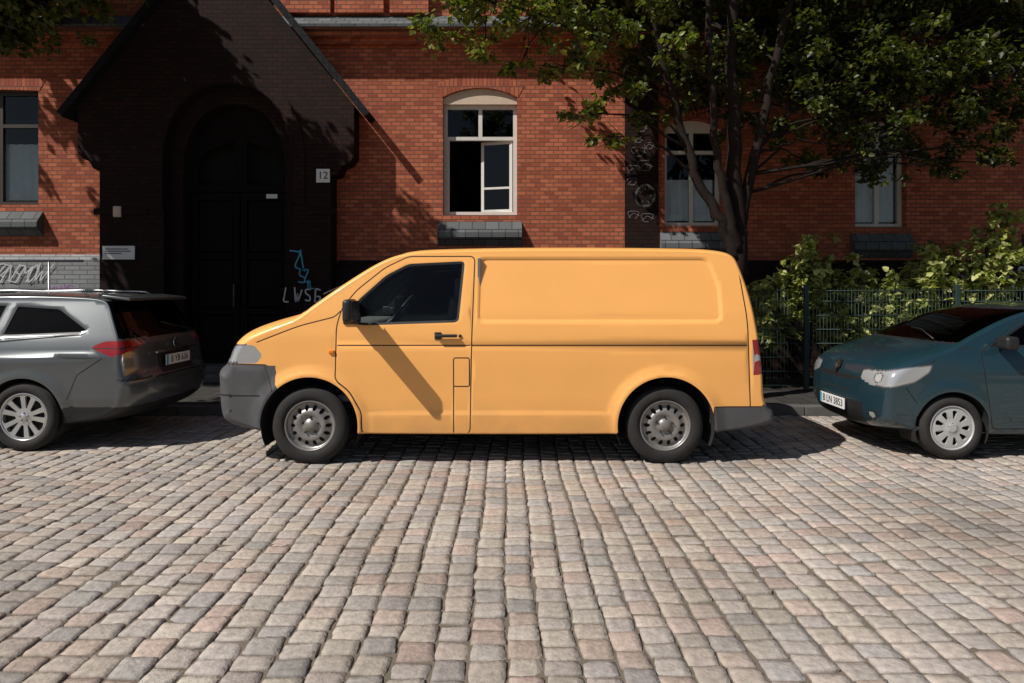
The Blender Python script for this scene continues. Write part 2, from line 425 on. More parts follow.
def plate_sign(parent,loc,rotz,text,name='number_plate'):
    p=box(name,(-.26,.26,-.006,.006,-.055,.055),M['signwhite'],parent,loc,.003); p.rotation_euler=(0,0,rotz)
    box('registration_band',(-.258,-.222,-.0085,-.0062,-.052,.052),M['bluepaint'],p,(0,0,0),0)
    textmesh(text,.10,M['ink'],p,(.02,-.0075,0),(math.pi/2,0,0))
    return p
def lines_for(seams,hw):
    out=[]
    for pts,cl in seams: out+=[(offset_line(pts,hw,cl),cl),(offset_line(pts,-hw,cl),cl)]
    return out

# ------------------------------------------------------------------ VAN
def build_van():
    root=empty('delivery_van',(-1.8125,7.05,0),'yellow panel van with grey bumpers parked on cobblestones','van')
    ctrl=[(-.6,.25,.1),(.0,.235,.05),(3.6,.235,.05),(4.05,.27,.1),(4.25,.31,.14),(4.25,.50,.14),(4.14,.55,.11),(4.125,.8,.09),(4.09,1.1,.09),(4.03,1.5,.09),(3.94,1.80,.09),(3.87,1.92,.08),(3.70,1.955,.065),(3.4,1.967,.06),(2.2,1.977,.06),(1.15,1.96,.06),(.85,1.94,.06),(.60,1.865,.07),(.25,1.645,.08),(.0,1.465,.08),(-.13,1.368,.08),(-.17,1.348,.09),(-.45,1.275,.12),(-.66,1.20,.15),(-.78,1.09,.18),(-.83,.97,.20),(-.865,.895,.21),(-.935,.86,.22),(-.94,.72,.24),(-.935,.45,.25),(-.86,.30,.22)]
    wt=table([0,.235,.45,.9,1.15,1.35,1.9,2.2],[.915,.925,.94,.952,.948,.925,.815,.76])
    W=lambda x,z: wt(z)*(1-.022*np.abs((x-1.65)/2.5)**4)
    Ra=.435; wc=[(0,.35),(3.19,.35)]
    win=round_poly([(.335,1.262),(.42,1.465),(.67,1.695),(.87,1.80),(1.385,1.825),(1.335,1.272),(.5,1.245)],.045)
    door=round_poly([(.241,1.24),(.232,.76),(.36,.66),(.468,.47),(.47,.275),(1.437,.275),(1.452,1.1),(1.475,1.868),(.87,1.868),(.66,1.765),(.41,1.56),(.285,1.40)],.05)
    panel=round_poly([(1.50,1.275),(1.515,1.855),(3.60,1.855),(3.69,1.60),(3.70,1.275)],.07,5)
    flap=round_poly([(1.29,.70),(1.29,.955),(1.432,.955),(1.432,.70)],.02,3)
    seams=[(door,True),(flap,True),(np.array([(1.29,.70),(1.29,.24)]),False),
           (round_poly([(3.86,1.87),(3.925,1.3),(3.95,.515)],.1,4,False),False),
           (round_poly([(-.47,1.095),(-.1,1.24),(.22,1.32),(.27,1.37)],.1,4,False),False),
           (np.array([(-.9,.905),(-.40,.893),(-.33,.66)]),False),(np.array([(4.3,.515),(3.62,.515),(3.60,.23)]),False),
           (np.array([(.25,1.067),(1.44,1.067)]),False),(np.array([(1.46,1.067),(3.92,1.067)]),False)]
    hw=.0055
    L=lines_for(seams,hw)
    L+=[(win,True),(offset_in(win,.022),True),(panel,True),(offset_in(panel,.014),True),(offset_in(panel,.028),True)]
    for z in (1.045,1.089): L.append((np.array([(.25,z),(3.92,z)]),False))
    for z in (.452,.47): L.append((np.array([(.52,z),(2.68,z)]),False))
    for cx,cz in wc:
        L+=[(circle(cx,cz,Ra,72),True),(circle(cx,cz,Ra+.028,64),True),(circle(cx,cz,Ra+.04,64),True),(circle(cx,cz,Ra+.12,56),True)]
    hl=round_poly([(-.98,.905),(-.47,.905),(-.42,.98),(-.50,1.07),(-.70,1.065),(-.98,1.0)],.03)
    L.append((hl,True))
    tl=np.array([(3.975,.80),(3.965,1.115),(4.3,1.115),(4.3,.80)]); L.append((tl,True))
    for z in (.608,.622,.42): L.append((np.array([(-.95,z),(-.44,z)]),False))
    def disp(x,z):
        P=np.stack([x,z],1); d=np.zeros(len(x))
        for cx,cz in wc:
            q=np.hypot(x-cx,z-cz); t=np.clip(1-(q-Ra-.03)/.09,0,1); t=t*t*(3-2*t); d+=.019*t*(z>.26)
            d+= .006*((q<Ra+.03))*(q>Ra-.01)
        ins=pip(panel,P); dd=pdist(panel,P); d-=np.where(ins,.015*np.clip(dd/.014,0,1),0)
        d-=.008*np.clip(1-np.abs(z-1.067)/.022,0,1)*((x>.25)&(x<3.92))
        d+=.011*np.clip((.47-z)/.018,0,1)*np.clip((x-.5)/.06,0,1)*np.clip((2.70-x)/.06,0,1)
        ins=pip(win,P); dd=pdist(win,P); d-=np.where(ins,.008*np.clip(dd/.02,0,1),0)
        d-=.010*np.clip(1-np.hypot((x-3.25)/.10,(z-.83)/.035),0,1)
        d+=.012*np.clip((.893-z)/.02,0,1)*np.clip((-.36-x)/.05,0,1)
        return d
    def side(x,z):
        P=np.stack([x,z],1); l=np.full(len(x),'body',dtype=object)
        l[pip(door,P)]='door'
        l[(x<-.3)&(z<.893)]='bumper_f'; l[(x<-.44)&(np.abs(z-.615)<.0075)]='bgap'; l[(x>3.61)&(z<.515)]='bumper_r'
        l[pip(hl,P)]='headlight'
        l[pip(tl,P)]='tail'; l[pip(tl,P)&(z>.925)&(z<.985)]='tailw'
        for s,cl in seams:
            g=pdist(s,P,cl)<hw*.99; l[g&(l=='door')]='gapdoor'; l[g&(l!='gapdoor')&(l!='headlight')]='gap'
        i=pip(win,P); e=pdist(win,P); l[i]='glass'; l[i&(e<.02)]='rubber'
        for cx,cz in wc: l[np.hypot(x-cx,z-cz)<Ra]='none'
        return l
    def rim(x,y,z,t):
        l=np.full(len(x),'body',dtype=object)
        l[(x<-.3)&(z<.893)]='bumper_f'; l[(x>3.61)&(z<.53)]='bumper_r'
        hh=(x<-.3)&(z>.905)&(z<1.075)&(y>.50); l[hh]='headlight'
        l[hh&((z<.918)|(z>1.062))]='lampdark'
        q=np.hypot((y-.70)*1.0,z-.985); l[hh&(q<.062)]='lampdark'; l[hh&(q<.050)]='bulb'
        l[(x<-.3)&(z>.905)&(z<1.0)&(y<.47)]='grille'; l[(x<-.6)&(z>.42)&(z<.58)&(y<.6)]='grille'
        l[(x<-.5)&(np.abs(z-.615)<.009)]='bgap'
        l[(x<-.3)&(np.abs(z-.898)<.007)]='gap'
        l[(x<-.5)&(z>.43)&(z<.55)&(y>.66)&(y<.80)]='lampdark2'; l[(np.hypot(y-.73,z-.49)<.045)&(x<-.5)]='foglamp'
        l[(z>1.39)&(z<1.90)&(x<.85)&(t<.93)]='windscreen'; l[(z>1.365)&(z<1.39)&(x<.2)&(t<.95)]='cowl'
        l[(x>3.9)&(z>1.25)&(z<1.75)&(y<.62)]='rearglass'
        l[(x>3.9)&(z>.80)&(z<1.115)&(y>.80)]='tail'; l[(x>3.9)&(z>.925)&(z<.985)&(y>.80)]='tailw'
        l[(z<.275)&(y<.85)]='under'
        for cx,cz in wc: l[(np.abs(x-cx)<Ra)&(z<.5)&(y>.58)]='none'
        return l
    S=shell(ctrl,W,disp,L,side,rim,.03)
    p=extract(S,root,{'body':([('body',M['van']),('gap',M['gap']),('under',M['brake']),('tailw',M['white_lens']),('foglamp',M['white_lens']),('cowl',M['plasticdark'])],False),
        'door':([('door',M['van']),('gapdoor',M['gap'])],True),
        'front_bumper':([('bumper_f',M['plastic']),('bgap',M['gapd']),('lampdark2',M['plasticdark'])],False),'rear_bumper':([('bumper_r',M['plastic'])],False),
        'grille':([('grille',M['plasticdark'])],False),
        'headlight':([('headlight',M['white_lens']),('lampdark',M['lampdark']),('bulb',M['bulb'])],True),'tail_light':([('tail',M['red'])],True),
        'windscreen':([('windscreen',M['glass'])],False),'rear_window':([('rearglass',M['glassd'])],False)})
    doors=p['door']
    for k,d in enumerate(doors):
        V,F,Lb,sd,nn=S
        sub=(V,F,[l if s==k else 'x' for l,s in zip(Lb,sd)],sd,nn)
        extract(sub,d,{'window':([('glass',M['glass'])],False),'window_seal':([('rubber',M['plasticdark'])],False)})
        s=-1 if k==0 else 1
        bm=bmesh.new(); y0,y1=sorted((s*.965,s*.995))
        addbox(bm,1.13,1.325,y0,y1,1.140,1.168,.010,3)
        frombm(bm,'handle',M['plasticdark'],d)
        box('handle_recess',(1.12,1.18,*sorted((s*.945,s*.958)),1.12,1.185),M['plasticdark'],d,bev=.006)
        box('key_lock',(1.335,1.36,*sorted((s*.945,s*.962)),1.14,1.165),M['plasticdark'],d,bev=.007,smooth=True)
        bm=bmesh.new(); y0,y1=sorted((s*1.02,s*1.40))
        addbox(bm,.385,.465,y0,y1,1.29,1.485,.038,4,Matrix.Rotation(s*-.10,3,'Z'))
        addbox(bm,.385,.455,*sorted((s*.90,s*1.08)),1.265,1.36,.02,3)
        frombm(bm,'side_mirror',M['plasticdark'],root)
        box('mirror_foot',(.30,.44,*sorted((s*.915,s*.955)),1.255,1.37),M['plasticdark'],root,bev=.015,smooth=True)
        box('mirror_glass',(.470,.474,*sorted((s*1.06,s*1.37)),1.305,1.47),M['chrome'],root,bev=.001)
        box('indicator_lamp',(.175,.225,*sorted((s*.945,s*.965)),.995,1.025),M['orange'],root,bev=.006,smooth=True)
    for cx,cz in wc: arch_liner(root,cx,cz,Ra,.95)
    w=wheel(.345,.228,.2,'steel',M['steel'],root,(0,-.835,.343))
    copy_tree(w,root,(3.19,-.825,.343)); copy_tree(w,root,(0,.835,.343),math.pi); copy_tree(w,root,(3.19,.825,.343),math.pi)
    for s in (-1,1):
        bm=bmesh.new(); addbox(bm,.95,1.40,s*.42-.24,s*.42+.24,.72,.92,.06,3)
        addbox(bm,1.18,1.32,s*.42-.23,s*.42+.23,.85,1.48,.05,3,Matrix.Rotation(.15,3,'Y')); addbox(bm,1.26,1.36,s*.42-.12,s*.42+.12,1.44,1.68,.04,3)
        frombm(bm,'seat',M['seat'],root)
    bm=bmesh.new(); addbox(bm,.10,.50,-.78,.78,.85,1.26,.08,3); addbox(bm,.2,1.5,-.85,.85,.55,.6)
    frombm(bm,'dashboard',M['seat'],root)
    box('bulkhead',(1.50,1.53,-.86,.86,.5,1.85),M['seat'],root)
    V=[];F=[]
    c=Vector((.74,-.42,1.34)); rt=Matrix.Rotation(math.radians(-55),3,'Y')
    tube_geo([c+rt@Vector((.2*math.cos(a),.2*math.sin(a),0)) for a in np.linspace(0,2*math.pi,33)],.017,8,V,F)
    tube_geo([c+rt@Vector((-.19,0,0)),c+rt@Vector((.19,0,0))],.018,6,V,F); tube_geo([c,(.5,-.42,1.15)],.03,6,V,F)
    mk('steering_wheel',V,F,M['plasticdark'],root)
    V=[];F=[]
    tube_geo([(.02,-.55,1.52),(.20,-.25,1.64),(.30,.1,1.71)],.008,6,V,F)
    mk('wiper',V,F,M['plasticdark'],root)
    return root
build_van()

# ------------------------------------------------------------------ ESTATE CAR
def build_estate():
    root=empty('estate_car',(-4.72,7.48,0),'silver grey estate car with red tail lights parked before the van','car','cars parked along the kerb')
    ctrl=[(-3.4,.22,.15),(-2.6,.2,.05),(0,.2,.05),(.75,.24,.08),(.98,.3,.2),(1.08,.42,.22),(1.11,.62,.22),(1.09,.70,.19),(1.03,.76,.16),(1.01,.92,.15),(.98,1.06,.12),(.84,1.28,.1),(.73,1.45,.07),(.66,1.50,.06),(.45,1.52,.05),(-.3,1.54,.05),(-1.1,1.51,.06),(-1.6,1.38,.08),(-2.3,1.02,.1),(-2.5,.97,.12),(-3.3,.78,.2),(-3.55,.6,.28),(-3.56,.35,.28)]
    wt=table([0,.2,.5,.75,.95,1.06,1.45,1.6],[.80,.85,.9,.905,.885,.84,.655,.59])
    W=lambda x,z: wt(z)*(1-.05*np.abs((x+1.25)/2.3)**4)
    Ra=.375; wc=[(0,.335),(-2.66,.335)]
    win1=round_poly([(-.28,1.10),(-.22,1.415),(.22,1.385),(.56,1.17),(.50,1.13)],.035)
    win2=round_poly([(-1.12,1.07),(-1.05,1.43),(-.30,1.42),(-.36,1.095)],.03)
    win3=round_poly([(-2.15,1.02),(-1.65,1.33),(-1.13,1.43),(-1.19,1.065)],.03)
    wins=[win1,win2,win3]
    door=round_poly([(-1.15,.3),(-1.15,1.04),(-.31,1.08),(-.29,.75),(-.42,.5),(-.50,.3)],.05)
    door2=round_poly([(-2.15,.3),(-2.2,.98),(-1.17,1.04),(-1.17,.3)],.05)
    tl=round_poly([(.62,1.0),(.74,1.06),(1.2,1.06),(1.2,.93),(.86,.90)],.04)
    seams=[(door,True),(door2,True),(np.array([(.76,.90),(.52,.74),(.42,.5)]),False)]
    hw=.005; L=lines_for(seams,hw)+[(w,True) for w in wins]+[(offset_in(w,.018),True) for w in wins]+[(tl,True),(np.array([(.65,.985),(1.2,.985)]),False),(np.array([(.65,.995),(1.2,.995)]),False)]
    for z in (.86,.90,.40): L.append((np.array([(-3.0,z-.06),(.8,z)]),False))
    for cx,cz in wc: L+=[(circle(cx,cz,Ra,64),True),(circle(cx,cz,Ra+.03,56),True),(circle(cx,cz,Ra+.09,56),True)]
    def disp(x,z):
        P=np.stack([x,z],1); d=np.zeros(len(x))
        for cx,cz in wc:
            q=np.hypot(x-cx,z-cz); t=np.clip(1-(q-Ra-.02)/.09,0,1); t=t*t*(3-2*t); d+=.015*t*(z>.25)
        zc=.90+.02*x; fade=np.clip((.9-x)/.3,0,1)
        d+= .030*np.clip(1-np.abs(z-zc)/.14,0,1)*(z<zc)*fade+.030*np.clip(1-np.abs(z-zc)/.035,0,1)*(z>=zc)*fade
        d-=.016*np.clip(1-np.abs(z-.58)/.12,0,1)*np.clip((.3-np.abs(x+1.3))/.3+1,0,1)
        for w in wins: d-=np.where(pip(w,P),.008*np.clip(pdist(w,P)/.018,0,1),0)
        return d
    def side(x,z):
        P=np.stack([x,z],1); l=np.full(len(x),'body',dtype=object)
        l[pip(door,P)|pip(door2,P)]='door'; l[(z<.27)]='dark'; l[(x>.3)&(z<.42)]='dark'
        for s,cl in seams: l[pdist(s,P,cl)<hw]='gap'
        l[pip(tl,P)]='tail'; l[pip(tl,P)&(np.abs(z-.99)<.005)]='gap'
        for w in wins: i=pip(w,P); e=pdist(w,P); l[i]='glass'; l[i&(e<.017)]='trim'
        for cx,cz in wc: l[np.hypot(x-cx,z-cz)<Ra]='none'
        return l
    def rim(x,y,z,t):
        l=np.full(len(x),'body',dtype=object)
        l[(z<.27)]='dark'; l[(x>.3)&(z<.42)]='dark'
        l[(x>.5)&(z>1.08)&(z<1.45)&(t<.985)]='rearglass'
        tt=(x>.5)&(z>.925)&(z<1.06)&(y>.50)&(z>1.16-.33*(y-.1)); l[tt]='tail'; l[tt&(np.abs(z-.99)<.006)]='gap'
        l[(x>.9)&(z>.70)&(z<.90)&(y<.34)]='recess'
        l[(x>.9)&(np.abs(z-.68)<.006)]='gap'
        l[(x<-1.4)&(z>1.0)&(z<1.42)&(t<.93)]='windscreen'
        l[(x<-3.2)&(z>.62)&(z<.76)&(y>.42)]='headlight'; l[(x<-3.3)&(z>.32)&(z<.6)&(y<.6)]='dark'
        for cx,cz in wc: l[(np.abs(x-cx)<Ra)&(z<.5)&(y>.55)]='none'
        return l
    S=shell(ctrl,W,disp,L,side,rim,.035)
    extract(S,root,{'body':([('body',M['silver']),('gap',M['gapd']),('dark',M['plasticdark']),('recess',M['plasticdark']),('trim',M['plasticdark'])],False),
       'door':([('door',M['silver'])],True),'side_window':([('glass',M['glassd'])],True),'tail_light':([('tail',M['red'])],True),
       'rear_window':([('rearglass',M['glassd'])],False),'windscreen':([('windscreen',M['glassd'])],False),'headlight':([('headlight',M['white_lens'])],True)})
    for cx,cz in wc: arch_liner(root,cx,cz,Ra,.9)
    w=wheel(.333,.232,.21,'alloy',M['alloy'],root,(0,-.79,.333))
    copy_tree(w,root,(-2.66,-.79,.333)); copy_tree(w,root,(0,.79,.333),math.pi); copy_tree(w,root,(-2.66,.79,.333),math.pi)
    for s in (-1,1):
        V=[];F=[]; tube_geo([(.45,s*.60,1.50),(.38,s*.61,1.535),(-.3,s*.63,1.555),(-1.1,s*.62,1.54),(-1.2,s*.61,1.50)],.010,8,V,F)
        mk('roof_rail',V,F,M['rail'],root)
        V=[];F=[]; tube_geo([(-2.2,s*.865,1.01),(-1.2,s*.868,1.06),(-.3,s*.858,1.09),(.5,s*.80,1.125),(.60,s*.76,1.17)],.006,6,V,F)
        mk('window_trim',V,F,M['chrome'],root)
        box('side_mirror',(-2.0,-1.85,*sorted((s*.90,s*1.08)),1.0,1.15),M['silver'],root,bev=.03,smooth=True)
        box('handle',(-.62,-.42,*sorted((s*.89,s*.925)),.93,.96),M['silver'],root,bev=.01,smooth=True)
    bm=bmesh.new(); addbox(bm,.58,.87,-.60,.60,1.465,1.497,.014,3,Matrix.Rotation(.12,3,'Y')); frombm(bm,'spoiler',M['silver'],root)
    plate_sign(root,(1.062,0,.82),math.pi/2,'B YB 636')
    box('tailgate_strip',(1.025,1.052,-.42,.42,.905,.925),M['chrome'],root,bev=.006,smooth=True)
    lg=lathe('brand_emblem',[(.036,0),(.05,-.004),(.05,.004),(.036,.006),(.036,0)],32,M['chrome'],root,(1.035,0,.99)); lg.rotation_euler=(0,0,math.pi/2)
    V=[];F=[];ribbon([[(-.045,.012),(.01,.012)],[(.01,.012),(-.01,-.012)],[(-.01,-.012),(.045,-.012)]],.009,-.002,V,F)
    mk('emblem_mark',V,F,M['chrome'],lg,smooth=False)
    V=[];F=[];tube_geo([(1.0,.5,1.10),(.96,.1,1.17),(.92,-.1,1.22)],.008,6,V,F); mk('wiper',V,F,M['plasticdark'],root)
    for s in (-1,1):
        for xx in (0,-.85):
            bm=bmesh.new(); addbox(bm,-.95+xx,-.5+xx,s*.4-.22,s*.4+.22,.5,.65,.05); addbox(bm,-.5+xx,-.38+xx,s*.4-.22,s*.4+.22,.6,1.2,.04)
            frombm(bm,'seat',M['seat'],root)
build_estate()

# ------------------------------------------------------------------ SMALL HATCHBACK
def build_hatch():
    root=empty('small_car',(4.05,7.09,0),'dark teal small hatchback parked behind the van','car','cars parked along the kerb')
    ctrl=[(-.35,.2,.08),(.3,.19,.05),(2.3,.19,.05),(2.8,.24,.15),(2.92,.4,.22),(2.93,.65,.2),(2.88,.95,.14),(2.72,1.29,.09),(2.6,1.37,.07),(2.2,1.425,.05),(1.4,1.44,.05),(.95,1.42,.06),(.62,1.34,.07),(.25,1.185,.08),(-.02,1.055,.09),(-.22,1.015,.12),(-.43,.955,.15),(-.60,.86,.17),(-.675,.72,.19),(-.70,.52,.21),(-.70,.34,.23),(-.61,.22,.22)]
    wt=table([0,.2,.45,.7,.9,1.0,1.36,1.6],[.74,.78,.82,.83,.815,.79,.63,.55])
    W=lambda x,z: wt(z)*(1-.05*np.abs((x-1.15)/1.8)**4)
    Ra=.335; wc=[(0,.292),(2.37,.292)]
    win=round_poly([(.36,1.03),(.78,1.265),(1.1,1.335),(1.42,1.345),(1.42,1.04)],.035)
    win2=round_poly([(1.48,1.045),(1.48,1.345),(2.1,1.325),(2.45,1.15),(2.35,1.07)],.035)
    door=round_poly([(.37,.28),(.30,.70),(.27,.99),(.74,1.285),(1.1,1.365),(1.45,1.365),(1.47,.28)],.05)
    hl=round_poly([(-.85,.745),(-.60,.80),(-.40,.85),(-.17,.875),(-.20,.80),(-.34,.705),(-.55,.655),(-.85,.65)],.03)
    seams=[(door,True),(np.array([(-.19,.89),(-.02,.99),(.2,1.03)]),False),(np.array([(-.42,.66),(-.32,.52)]),False)]
    wins=[win,win2]; hw=.005
    L=lines_for(seams,hw)+[(w,True) for w in wins]+[(offset_in(w,.018),True) for w in wins]+[(hl,True),(offset_in(hl,.012),True)]
    L+=[(np.array([(-.1,.80),(2.7,.86)]),False),(np.array([(.4,.40),(2.0,.40)]),False)]
    for cx,cz in wc: L+=[(circle(cx,cz,Ra,64),True),(circle(cx,cz,Ra+.03,56),True),(circle(cx,cz,Ra+.09,56),True)]
    def disp(x,z):
        P=np.stack([x,z],1); d=np.zeros(len(x))
        for cx,cz in wc:
            q=np.hypot(x-cx,z-cz); t=np.clip(1-(q-Ra-.02)/.10,0,1); t=t*t*(3-2*t); d+=.016*t*(z>.25)*np.clip((.78-z)/.1,0,1)*np.clip((x-cx+.36)/.06,0,1)
        zc=.80+.02*x; d+=.010*np.clip(1-np.abs(z-zc)/.05,0,1)*np.clip((x-.1)/.3,0,1)*np.clip((2.6-x)/.3,0,1)
        for w in wins: d-=np.where(pip(w,P),.008*np.clip(pdist(w,P)/.018,0,1),0)
        return d
    def side(x,z):
        P=np.stack([x,z],1); l=np.full(len(x),'body',dtype=object)
        l[pip(door,P)]='door'; l[z<.235]='dark'
        for s,cl in seams: l[pdist(s,P,cl)<hw]='gap'
        i=pip(hl,P); l[i]='headlight'; l[i&(pdist(hl,P)<.0115)]='lampdark'
        for w in wins: i=pip(w,P); e=pdist(w,P); l[i]='glass'; l[i&(e<.017)]='trim'
        for cx,cz in wc: l[np.hypot(x-cx,z-cz)<Ra]='none'
        return l
    def rim(x,y,z,t):
        l=np.full(len(x),'body',dtype=object); l[z<.235]='dark'
        P=np.stack([x,z],1); dh=pdist(hl,P)
        hh=(x<0)&(y>.44)&pip(hl,P)&(z>.84-.30*y); l[hh]='headlight'; l[hh&(dh<.010)]='lampdark'
        q=np.hypot(y-.66,z-.735); l[hh&(q<.048)]='lampdark'; l[hh&(q<.038)]='bulb'
        l[(x<-.5)&(z>.25)&(z<.47)&(y<.50)]='dark'; l[(x<-.55)&(z>.675)&(z<.71)&(y<.42)]='dark'
        l[(x<-.3)&(np.hypot(z-.38,(y-.62))<.05)]='dark'; l[(x<-.3)&(np.hypot(z-.38,(y-.62))<.030)]='foglamp'
        l[(x<-.4)&(np.abs(z-.57)<.005)&(y<.44)]='gap'
        l[(x<.9)&(z>1.07)&(z<1.375)&(t<.93)]='windscreen'; l[(x>2.5)&(z>1.0)&(z<1.32)&(t<.9)]='rearglass'
        l[(x<.2)&(z>1.055)&(z<1.07)&(t<.93)]='dark'
        l[(x>2.6)&(z>.75)&(z<1.1)&(t>.9)]='tail'
        for cx,cz in wc: l[(np.abs(x-cx)<Ra)&(z<.5)&(y>.5)&(z<.24)]='none'
        return l
    S=shell(ctrl,W,disp,L,side,rim,.033)
    p=extract(S,root,{'body':([('body',M['teal']),('gap',M['gapd']),('dark',M['plasticdark']),('trim',M['plasticdark']),('foglamp',M['white_lens'])],False),
       'door':([('door',M['teal'])],True),'side_window':([('glass',M['glassd'])],True),'headlight':([('headlight',M['white_lens']),('bulb',M['bulb']),('lampdark',M['lampdark'])],True),
       'windscreen':([('windscreen',M['glassd'])],False),'rear_window':([('rearglass',M['glassd'])],False),'tail_light':([('tail',M['red'])],True)})
    for cx,cz in wc: arch_liner(root,cx,cz,Ra,.82,.3)
    w=wheel(.292,.205,.17,'cap',M['hubcap'],root,(0,-.735,.292))
    copy_tree(w,root,(2.37,-.735,.292)); copy_tree(w,root,(0,.735,.292),math.pi); copy_tree(w,root,(2.37,.735,.292),math.pi)
    for s in (-1,1):
        box('side_mirror',(.40,.52,*sorted((s*.80,s*.96)),1.02,1.14),M['plasticdark'],root,bev=.035,seg=3,smooth=True)
        box('handle',(1.20,1.38,*sorted((s*.80,s*.84)),.86,.89),M['teal'],root,bev=.01,smooth=True)
    plate_sign(root,(-.725,0,.42),-math.pi/2,'B LN 3853')
    # hollow diamond badge
    V=[];F=[]
    for a,b_,y in ((.060,.085,-.010),(.034,.048,-.018),(.016,.024,-.006)): V+=[(0,y,b_),(a,y,0),(0,y,-b_),(-a,y,0)]
    for k in (0,4): F+=[(k+i,k+(i+1)%4,k+4+(i+1)%4,k+4+i) for i in range(4)]
    e=mk('brand_emblem',V,F,M['chrome'],root,(-.655,0,.79),False); e.rotation_euler=(math.radians(-30),0,-math.pi/2)
    V=[];F=[];tube_geo([(.02,-.5,1.09),(.14,-.1,1.16),(.16,.1,1.17)],.008,6,V,F); mk('wiper',V,F,M['plasticdark'],root)
    for s in (-1,1):
        bm=bmesh.new(); addbox(bm,.9,1.35,s*.36-.2,s*.36+.2,.45,.62,.05); addbox(bm,1.3,1.42,s*.36-.2,s*.36+.2,.55,1.2,.04); frombm(bm,'seat',M['seat'],root)
    box('dashboard',(.0,.5,-.65,.65,.7,.98),M['plasticdark'],root,bev=.05,smooth=True)
build_hatch()

# ------------------------------------------------------------------ GROUND
def sheet(name,x0,x1,y0,y1,z,mat):
    o=mk(name,[(x0,y0,z),(x1,y0,z),(x1,y1,z),(x0,y1,z)],[(0,1,2,3)],mat,smooth=False); tag(o,kind='structure'); return o
m,nt,b=nmat('joint_soil')
c=mixc(nt,ramp(nt,noise(nt,3.0,5),.4,.62),(.13,.10,.078),(.085,.08,.045)); c=mixc(nt,noise(nt,90,3),c,(.19,.155,.12))
nt.links.new(c,b.inputs['Base Color']); b.inputs['Roughness'].default_value=.95; bump(nt,b,noise(nt,120,4),.6,.01)
M['soil']=m
sheet('ground',-250,250,-250,250,-.0105,M['soil'])
KY=8.45
def cobbles():
    g=np.array([-1,-.93,-.5,0,.5,.93,1.]); A,B=np.meshgrid(g,g,indexing='ij'); A=A.ravel();B=B.ravel()
    sx=A*np.sqrt(1-.08*B**6); sy=B*np.sqrt(1-.08*A**6)
    mx=np.maximum(np.abs(A),np.abs(B)); drop=np.where(mx>.99,-.020,np.where(mx>.8,-.0016,0)); dome=-.0006*(A*A+B*B)
    k=len(g); quad=np.array([(i*k+j,(i+1)*k+j,(i+1)*k+j+1,i*k+j+1) for i in range(k-1) for j in range(k-1)])
    VV=[];CC=[];x=-10.5
    pal=np.array([(.44,.385,.335),(.415,.37,.33),(.40,.36,.33),(.44,.36,.31),(.365,.34,.32),(.47,.415,.36),(.41,.33,.285),(.33,.305,.29)])
    pw=np.array([.21,.21,.19,.13,.11,.06,.06,.03])
    while x<10.5:
        w=rng.uniform(.145,.172); y=-1.2+rng.uniform(0,.18)
        while y<KY-.02:
            l=rng.uniform(.110,.168); l=min(l,KY-.005-y) if KY-y<.3 else l
            cx=x+w/2+.013*math.sin(y*.8+x*.4)+.007*math.sin(y*2.9+x*1.7)+rng.normal(0,.0026); cy=y+l/2
            hx=w/2-rng.uniform(.002,.005)+rng.normal(0,.0013); hy=l/2-rng.uniform(.002,.005)
            n1=rng.normal(0,.026,len(A)); n2=rng.normal(0,.026,len(A))
            q=rng.uniform(-.08,.08,4)
            px=sx*hx*(1+q[0]*sy)*(1+n1*(mx>.8)); py=sy*hy*(1+q[1]*sx)*(1+n2*(mx>.8)); a=rng.normal(0,.03)
            X=cx+px*math.cos(a)-py*math.sin(a); Y=cy+px*math.sin(a)+py*math.cos(a)
            Z=rng.normal(0,.0023)+drop+dome+rng.normal(0,.0015,len(A))+px*rng.normal(0,.033)+py*rng.normal(0,.033)
            VV.append(np.stack([X,Y,Z],1))
            c=pal[rng.choice(8,p=pw)]*rng.uniform(.85,1.09)*(1+rng.normal(0,.010,3)); cc=np.ones((len(A),4)); cc[:,:3]=c
            cc[mx>.99,:3]*=.45; CC.append(cc); y+=l
        x+=w
    V=np.concatenate(VV); C=np.concatenate(CC); n=len(VV); F=(quad[None]+np.arange(n)[:,None,None]*len(A)).reshape(-1,4)
    me=bpy.data.meshes.new('road'); me.vertices.add(len(V)); me.vertices.foreach_set('co',V.ravel())
    me.loops.add(len(F)*4); me.loops.foreach_set('vertex_index',F.ravel().astype(np.int32))
    me.polygons.add(len(F)); me.polygons.foreach_set('loop_start',np.arange(0,len(F)*4,4,dtype=np.int32))
    me.polygons.foreach_set('use_smooth',np.ones(len(F),bool)); me.update(calc_edges=True)
    at=me.color_attributes.new('tone','FLOAT_COLOR','POINT'); at.data.foreach_set('color',C.ravel())
    me.materials.append(M['stone']); o=bpy.data.objects.new('road',me); COL.objects.link(o); tag(o,'worn cobblestone street of grey and pinkish setts','street',None,'structure')
cobbles()
bm=bmesh.new(); x=-16
while x<16:
    l=random.uniform(.9,1.1); addbox(bm,x+.004,x+l-.004,KY,KY+.16,-.1,.115+random.uniform(-.004,.004),.012,2); x+=l
tag(frombm(bm,'kerb',M['kerb'],smooth=False),kind='structure')
M['paving']=brickmat('paving',(.06,.056,.052),(.045,.042,.038),(.02,.018,.016),bw=.35,rh=.35,ms=.01,horizontal=True)
o=box('pavement',(-16,16,KY+.163,11.6,-.1,.11),M['paving'],bev=0); tag(o,kind='structure')

